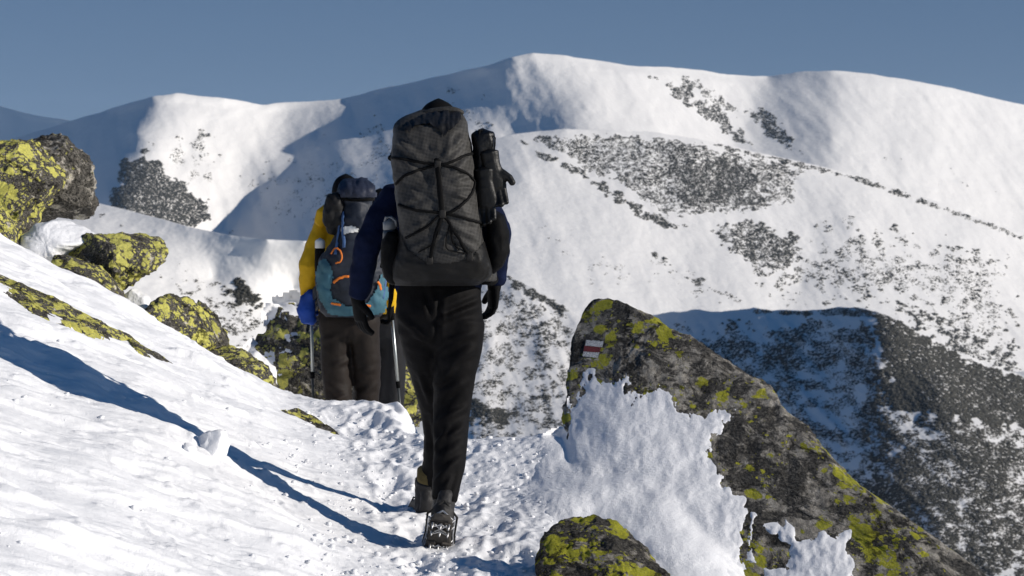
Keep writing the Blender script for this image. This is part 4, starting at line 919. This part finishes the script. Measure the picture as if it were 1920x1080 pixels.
for ln, wd in (([(826,402),(800,424),(762,446)], .010), ([(829,403),(817,440),(806,489)], .015), ([(833,404),(856,440),(880,481)], .013), ([(824,430),(816,450),(803,462),(786,472)], .005), ([(842,424),(836,452),(838,466),(856,472),(872,476)], .005), ([(844,426),(850,455),(860,470)], .008)):
    drape(s3_, bv1, ln, wd, .0035, .006)
s3_.build('shock_cord', BLACK, pk)
for x, y in ((822, 309), (830, 401), (806, 488), (880, 482)):
    bk = MB(); h, nm = cast(bv1, x, y); bk.loft([h + nm * .004 + Vector((0, 0, .014)), h + nm * .008, h + nm * .004 - Vector((0, 0, .014))], .013, .006, n=10, power=4); bk.build('buckle', RUBBER, pk)
tg = MB(); tg.ball(H(735, 296, -.15), (.018, .012, .014)); tg.loft([H(735, 296, -.15), H(733, 288, -.15), H(742, 283, -.15)], .004, n=6); tg.build('side_toggle', BLACK, pk)
# side pockets, belt and shoulder straps
po = MB(); po.loft([H(738, 438, -.15), H(733, 455, -.15), H(734, 490, -.15), H(738, 515, -.15), H(744, 528, -.15)], [.030, .040, .042, .040, .03], [.07, .085, .085, .08, .06], side=(1, 0, 0), n=22, power=3)
po.fused('side_pocket', BLACK, pk, .007, 4, lambda co, no: .004 * fbm(co[:, 0] * 22, co[:, 1] * 22, co[:, 2] * 16, 4))
po = MB(); po.loft([H(916, 398, -.13), H(928, 412, -.13), H(934, 440, -.13), H(934, 470, -.13), H(928, 492, -.13), H(918, 508, -.13)], [.022, .040, .046, .044, .036, .022], [.05, .075, .08, .08, .07, .05], side=(1, 0, 0), n=22, power=2.6)
po.fused('side_pocket', BLACK, pk, .007, 4, lambda co, no: .005 * fbm(co[:, 0] * 20, co[:, 1] * 22, co[:, 2] * 14, 4))
hb = MB(); hb.loft([H(760, 530, -.02), H(735, 528, .08), H(770, 524, .20), H(830, 522, .22), H(885, 522, .2), H(922, 520, .08), H(905, 520, -.03)], [.030] * 7, [.010] * 7, side=(0, 0, 1), n=12, power=3); hb.build('hip_belt', BLACK, pk)
hp_ = MB(); hp_.loft([H(895, 512, -.16), H(912, 516, -.12), H(926, 518, -.04)], [.022, .026, .022], [.014, .018, .014], side=(0, 0, 1), n=12, power=3); hp_.build('belt_pocket', GRID, pk)
hs = MB(); hs.loft([H(908, 522, -.05), H(920, 526, .0), H(926, 524, .05)], [.02, .024, .02], [.02, .026, .02], side=(0, 0, 1), n=12); hs.build('belt_pad', BLACK, pk); hs = MB(); hs.loft([H(735, 530, .03), H(733, 560, .03), H(728, 590, .03)], [.012, .010, .004], [.003] * 3, n=8); hs.build('belt_strap', BLACK, pk)
for s in (-1, 1):
    q = MB(); x = 822 + s * 48
    q.loft([H(x, 330, .0), H(x, 308, .10), H(x + s * 6, 316, .22), H(x + s * 14, 360, .285), H(x + s * 30, 430, .27), H(x + s * 46, 480, .15), H(x + s * 50, 500, .02)], [.026] * 7, [.009] * 7, side=(1, 0, 0), n=12, power=3); q.build('shoulder_strap', BLACK, pk)
# things carried on the pack
def simple(name, label, cat, loc): o = empty(name, loc); return tag(o, label, cat)
bt = simple('water_bottle', 'grey bottle with loop lid in the left side pocket of the checked pack', 'bottle', H(732, 470, -.16))
q = MB(); q.loft([H(733, 520, -.16), H(733, 445, -.16), H(732, 436, -.16), H(731, 428, -.16)], [.034, .034, .032, .024], n=20); q.build('bottle_body', metal('bottle_steel', (.10, .105, .11), .4), bt)
q = MB(); q.loft([H(731, 430, -.16), H(730, 416, -.16)], [.028, .027], n=20); q.loft([H(722, 418, -.165), H(724, 408, -.17), H(734, 407, -.175), H(742, 414, -.175), H(743, 425, -.17)], .0065, n=8); q.build('lid', cloth('grey_plastic', (.16, .17, .18), .4, .1, 60, .0005, .5), bt)
sk = MB(); sk.loft([H(906, 250, -.12), H(907, 268, -.12), H(906, 295, -.12), H(904, 330, -.12), H(906, 360, -.12), H(914, 395, -.12)], [.046, .047, .042, .034, .030, .02], [.06, .065, .06, .055, .05, .03], side=(1, 0, 0), n=22, power=3)
so_ = sk.fused('stuff_sack', cloth('glossy_black_nylon', (.004, .004, .0045), .42, .4, 50, .006, .3), None, .007, 4, lambda co, no: .007 * fbm(co[:, 0] * 24, co[:, 1] * 24, co[:, 2] * 12, 4))
tag(so_, 'black roll top pouch strapped upright on the right side of the checked pack', 'pouch')
q = MB(); q.loft([H(898, 252, -.17), H(899, 244, -.16), H(903, 244, -.155), H(904, 252, -.15)], .005, n=8); q.loft([H(924, 255, -.17), H(929, 258, -.17), H(927, 280, -.175), H(931, 296, -.175), H(927, 300, -.17), H(924, 285, -.17)], .0022, n=6); q.build('drawcord', BLACK, so_)
for px_, py_, dy_, d_, ts_, lb, sd in ((922, 312, -.19, (.18, 0, -1), (.9, .1, .15), 'black glove hanging outermost on the right side of the pack', 1), (909, 345, -.20, (.05, 0, -1), (-.9, .2, 0), 'second black glove hanging below the pouch, nearer the pack', 2)):
    g = MB(); w0 = H(px_, py_, dy_); dd = Vector(d_).normalized()
    g.loft([w0 - dd * .06, w0 - dd * .03, w0, w0 + dd * .02], [.040, .038, .036, .040], [.026, .024, .024, .026], side=ts_)
    hand_chains(g, w0, d_, (0, -1, -.1), ts_, .22, .006, sd)
    o = g.fused('hanging_glove', cloth('black_leather', (.004, .004, .004), .45, .3, 50, .004, .3), None, .0045, 3); tag(o, lb, 'glove', 'gloves hanging on the pack')
q = MB(); q.loft([H(914, 392, -.21), H(917, 400, -.21), H(922, 398, -.21), H(920, 404, -.21)], .005, n=8); tag(q.build('red_clip', RED), 'small red clip below the hanging gloves on the pack', 'clip')
#PART4
# --- second hiker: yellow jacket, ink blue and teal pack
Y2 = 15.0
H2 = lambda px, py, dy=0.0: H(px, py, dy, Y2)
J2 = dict(pelvis=H2(655, 604, 0), chest=H2(651, 462, .10), neck=H2(648, 410, .15), head=H2(648, 376, .22), look=(0, 1, -.15),
  shoulderL=H2(602, 432, .08), elbowL=H2(579, 500, .0), wristL=H2(578, 556, .10), shoulderR=H2(700, 432, .08), elbowR=H2(724, 502, .0), wristR=H2(731, 572, .12),
  handL=((.05, .25, -1), (.9, .2, 0), (0, 1, .2), .75), handR=((0, .25, -1), (-.9, .2, 0), (0, 1, .2), .75),
  hipL=H2(632, 640, 0), kneeL=H2(636, 742, .0), ankleL=H2(640, 827, -.06), hipR=H2(682, 640, 0), kneeR=H2(686, 738, .14), ankleR=H2(684, 824, .22),
  footL=(-.1, 1, -.12), footupL=(0, .1, 1), footR=(.1, 1, -.12), footupR=(0, .1, 1), shinL=(0, .1, 1), shinR=(0, -.2, 1), hipw=.19, chw=.195,
  armL=(.078, .072, .066, .060, .05), armR=(.078, .072, .066, .06, .05),
  legR=([H2(683, 620, 0), H2(686, 670, .03), H2(687, 720, .09), H2(685, 765, .13), H2(684, 806, .17)], [.092, .094, .088, .084, .08], [.12, .11, .10, .095, .09]),
  legL=([H2(630, 620, 0), H2(629, 670, .0), H2(632, 720, .0), H2(636, 765, -.03), H2(640, 808, -.06)], [.094, .096, .09, .084, .08], [.12, .11, .10, .095, .09]))
F2 = [((600,640),(640,630),6,.01),((620,690),(660,670),6,.01),((612,720),(650,735),6,.012),((670,700),(705,690),6,.01),((672,740),(704,722),6,.012),((625,750),(655,740),5,.01),((654,620),(660,690),5,-.012)]
p2 = person('hiker in yellow jacket and brown trousers carrying a blue and teal pack, holding two poles', J2, dict(trousers=BROWN, jacket=YEL, gloveL=BLUE, gloveR=BLACK, beanie=BLACK), folds=F2, scale=.97, voxel=.011)
q = MB(); q.loft([H2(598, 420, -.02), H2(606, 402, -.02), H2(616, 394, .0), H2(634, 400, -.02), H2(660, 408, -.02), H2(690, 412, 0)], [.035, .05, .055, .055, .05, .04], n=16)
q.fused('hood', YEL, p2, .01, 4)
pk2 = empty('backpack', P(655, 592, 14.8)); tag(pk2, 'ink blue and teal hiking pack with white patch on the yellow jacket hiker', 'backpack')
ROWS2 = [(334,655,688,.06),(340,641,700,.14),(350,635,705,.22),(366,634,707,.24),(376,640,702,.22),(386,642,700,.24),(420,640,704,.27),(450,625,712,.28),(480,604,724,.30),(520,595,730,.31),(560,597,729,.30),(582,603,722,.26),(591,613,712,.18)]
PV2 = pack_body(ROWS2, Y2, -.03, seed=12, amp=.016, nn=72, nr=90, power=2.6)
b2 = pack_mesh('pack_bag', PV2, DKNAVY, pk2); v2 = bvh_of(b2)
draped_panel('side_panel', [(596,492),(612,484),(622,500),(626,520),(620,545),(628,568),(612,580),(600,560),(594,525)], v2, TEAL, pk2, .005, 2.5, .008, 2)
draped_panel('lower_panel', [(612,556),(632,560),(650,572),(668,574),(690,566),(706,540),(712,515),(728,505),(730,560),(722,584),(700,589),(640,590),(614,586)], v2, TEAL, pk2, .006, 2.5, .008, 4)
draped_panel('lid_flap', [(640,338),(690,336),(704,350),(704,368),(640,368),(636,350)], v2, cloth('midnight_cloth', (.020, .025, .045), .55, .3, 40, .006, .3), pk2, .004, 2.5, .012, 6)
draped_panel('white_patch', [(641,427),(660,424),(673,427),(671,434),(655,437),(642,441)], v2, WHITE, pk2, .006, 1.5, .004, 7)
for ln in ([(645,398),(644,430),(646,465)], [(641,402),(636,440),(630,478)], [(728,470),(722,520),(716,560)]):
    q = MB(); drape(q, v2, ln, .02, .003, .010); q.build('lid_strap', BSTRAP, pk2)
for ln in ([(627,530),(634,524),(645,520),(655,520)], [(622,567),(630,569),(640,571)], [(706,528),(711,534),(712,543)], [(686,571),(694,573)]):
    q = MB(); drape(q, v2, ln, .016, .003, .012, 10); q.build('orange_trim', ORANGE, pk2)
q = MB(); drape(q, v2, [(622,478),(632,466),(640,474),(638,490),(630,494)], .010, .004, .012); q.build('orange_loop', ORANGE, pk2)
q = MB(); drape(q, v2, [(640,372),(660,374),(700,373)], .02, .004, .006); q.build('lid_seam', BLACK, pk2)
q = MB(); q.loft([H2(594, 545, -.1), H2(588, 552, 0), H2(600, 556, .16), H2(655, 560, .19), H2(715, 556, .16), H2(728, 550, 0), H2(720, 545, -.1)], [.04] * 7, [.012] * 7, side=(0, 0, 1), n=12); q.build('hip_belt', DKNAVY, pk2)
for s in (-1, 1):
    q = MB(); x = 651 + s * 30
    q.loft([H2(x, 425, .0), H2(x, 405, .10), H2(x + s * 4, 412, .22), H2(x + s * 9, 440, .27), H2(x + s * 20, 500, .26), H2(x + s * 36, 540, .05)], [.03] * 6, [.010] * 6, side=(1, 0, 0), n=12, power=3); q.build('shoulder_strap', DKNAVY, pk2)
bt2 = simple('drink_bottle', 'dark bottle with white cap in the side pocket of the blue pack', 'bottle', H2(599, 500, -.14))
q = MB(); q.loft([H2(600, 515, -.14), H2(600, 470, -.14), H2(600, 464, -.14)], [.032, .032, .029], n=18); q.build('bottle_body', BLACK, bt2)
q = MB(); q.loft([H2(600, 465, -.14), H2(600, 453, -.14), H2(600, 450, -.14)], [.031, .031, .026], n=18); q.build('cap', WHITE, bt2)
q = MB(); q.loft([H2(612, 488, -.22), H2(608, 476, -.22), H2(611, 468, -.22), H2(615, 476, -.22), H2(614, 488, -.22)], .008, n=8); tag(q.build('carabiner', cloth('yellow_anodised', (.7, .5, .02), .3, .1, 60, .0005, .6)), 'small yellow carabiner clipped beside the white capped bottle', 'carabiner')
rj = MB(); rj.loft([H2(640, 372, -.2), H2(630, 378, -.2), H2(624, 392, -.2), H2(622, 415, -.2), H2(626, 434, -.2)], [.05, .06, .06, .055, .03], [.06, .07, .07, .06, .04], n=18)
rj.loft([H2(634, 390, -.22), H2(640, 415, -.22), H2(638, 445, -.2)], [.04, .045, .02], n=14)
o = rj.fused('rolled_jacket', cloth('black_padded_cloth', (.008, .008, .009), .6, .3, 40, .006, .25), None, .010, 4, lambda co, no: .014 * fbm(co[:, 0] * 16, co[:, 1] * 16, co[:, 2] * 14, 4))
tag(o, 'black padded jacket stuffed under the lid of the blue pack, at its left', 'rolled jacket')
q = MB(); q.loft([H2(585, 548, .0), H2(577, 560, .02), H2(574, 580, .02), H2(578, 598, .03), H2(590, 602, .04)], [.03, .05, .06, .055, .03], [.03, .04, .045, .04, .03], n=16)
o = q.fused('blue_pouch', BLUE, None, .009, 3, lambda co, no: .006 * fbm(co[:, 0] * 20, co[:, 1] * 20, co[:, 2] * 16, 3)); tag(o, 'bright blue pouch hanging at the left hip of the yellow jacket hiker', 'pouch')
def pole(label, top, tip):
    top, tip = Vector(top), Vector(tip); d = (tip - top); root = empty('trekking_pole', tip); tag(root, label, 'trekking pole', 'trekking poles')
    f = lambda t: top + d * t
    q = MB(); q.loft([f(-.03), f(0), f(.05), f(.10)], [.018, .020, .017, .016], n=14); q.build('grip', BLACK, root)
    q = MB(); q.loft([f(.09), f(.55)], .0095, n=12); q.build('upper_shaft', ALU, root)
    q = MB(); q.loft([f(.52), f(.56)], .014, n=12); q.build('clamp', BLACK, root)
    q = MB(); q.loft([f(.55), f(.97)], .0075, n=12); q.build('lower_shaft', cloth('dark_shaft', (.05, .055, .055), .35, .1, 60, .0003, .5), root)
    q = MB(); q.loft([f(.935), f(.945), f(.955)], [.012, .035, .02], n=16); q.build('basket', BLACK, root)
    q = MB(); q.loft([f(.96), f(.99), f(1.0)], [.006, .005, .001], n=8); q.build('tip', STEEL, root)
def on_ground(px, Y): x = float(P(px, 500, Y)[0]); return Vector((x, Y, float(G0(np.array(x), np.array(Y)))))
pole('trekking pole left of the brown trousers, in the left hand of the yellow jacket hiker', H2(583, 560, .12), on_ground(587, 15.1))
pole('silver trekking pole between the brown trousers and the front hiker', H2(733, 572, .12), on_ground(757, 15.05))
# --- third hiker, almost hidden behind the second
Y3 = 16.2
H3 = lambda px, py, dy=0.0: H(px, py, dy, Y3)
J3 = dict(pelvis=H3(717, 612, 0), chest=H3(714, 480, .10), neck=H3(713, 432, .15), head=H3(713, 400, .2), look=(0, 1, -.1),
  shoulderL=H3(664, 452, .08), elbowL=H3(648, 520, .02), wristL=H3(655, 585, .10), shoulderR=H3(760, 452, .08), elbowR=H3(780, 520, .02), wristR=H3(778, 585, .12),
  handL=((.05, .25, -1), (.9, .2, 0), (0, 1, .2), .5), handR=((0, .25, -1), (-.9, .2, 0), (0, 1, .2), .5),
  hipL=H3(698, 650, 0), kneeL=H3(702, 752, .12), ankleL=H3(704, 848, .14), hipR=H3(736, 650, 0), kneeR=H3(734, 752, .0), ankleR=H3(734, 866, -.12),
  footL=(-.1, 1, -.2), footupL=(0, .2, 1), footR=(.1, 1, -.25), footupR=(0, .25, 1), shinL=(0, 0, 1), shinR=(0, .2, 1), hipw=.175, chw=.19,
  armL=(.075, .07, .064, .058, .05), armR=(.075, .07, .064, .058, .05),
  legR=([H3(738, 625, 0), H3(737, 690, .0), H3(735, 755, .0), H3(734, 810, -.06), H3(734, 846, -.1)], [.088, .088, .082, .076, .072], [.12, .11, .1, .09, .085]),
  legL=([H3(698, 625, 0), H3(699, 690, .05), H3(702, 755, .11), H3(703, 800, .13), H3(704, 832, .14)], [.088, .088, .082, .076, .072], [.12, .11, .1, .09, .085]))
p3 = person('third hiker in slate trousers and red jacket, mostly hidden behind the other two', J3, dict(trousers=SLATE, jacket=RED, beanie=BLACK), scale=.98, voxel=.012)
pk3 = empty('backpack', P(716, 600, 16.0)); tag(pk3, 'mostly hidden yellow pack on the third hiker', 'backpack')
PV3 = pack_body([(440,690,740,.1),(455,682,748,.2),(500,680,750,.25),(560,682,748,.26),(585,690,742,.2)], Y3, -.02, seed=22, amp=.012, nn=48, nr=50, power=2.6)
b3 = pack_mesh('pack_bag', PV3, YEL, pk3); v3 = bvh_of(b3)
q = MB(); drape(q, v3, [(700,448),(701,500),(702,575)], .025, .004, .006); q.build('pack_strap', BLACK, pk3)

# ------------------------------------------------------------------ air
hz, _n, _b = newmat('mountain_air'); _n.nodes.remove(_b)
_v = N(_n, 'ShaderNodeVolumePrincipled'); _v.inputs['Color'].default_value = (.50, .72, 1.0, 1); _v.inputs['Density'].default_value = 2.8e-5; _v.inputs['Anisotropy'].default_value = 0.0
_n.links.new(_v.outputs[0], _n.nodes['Material Output'].inputs['Volume'])
x0, x1, y0, y1, z0, z1 = -7000, 7000, -60, 16500, -452, 420
hv = [(x, y, c) for x in (x0, x1) for y in (y0, y1) for c in (z0, z1)]
ho = link('haze', mesh_np('haze', hv, [(0,1,3,2),(4,6,7,5),(0,4,5,1),(2,3,7,6),(0,2,6,4),(1,5,7,3)]), hz, smooth=False); tag(ho, 'thin blue mountain air between the viewer and the far slopes', 'haze', kind='stuff')
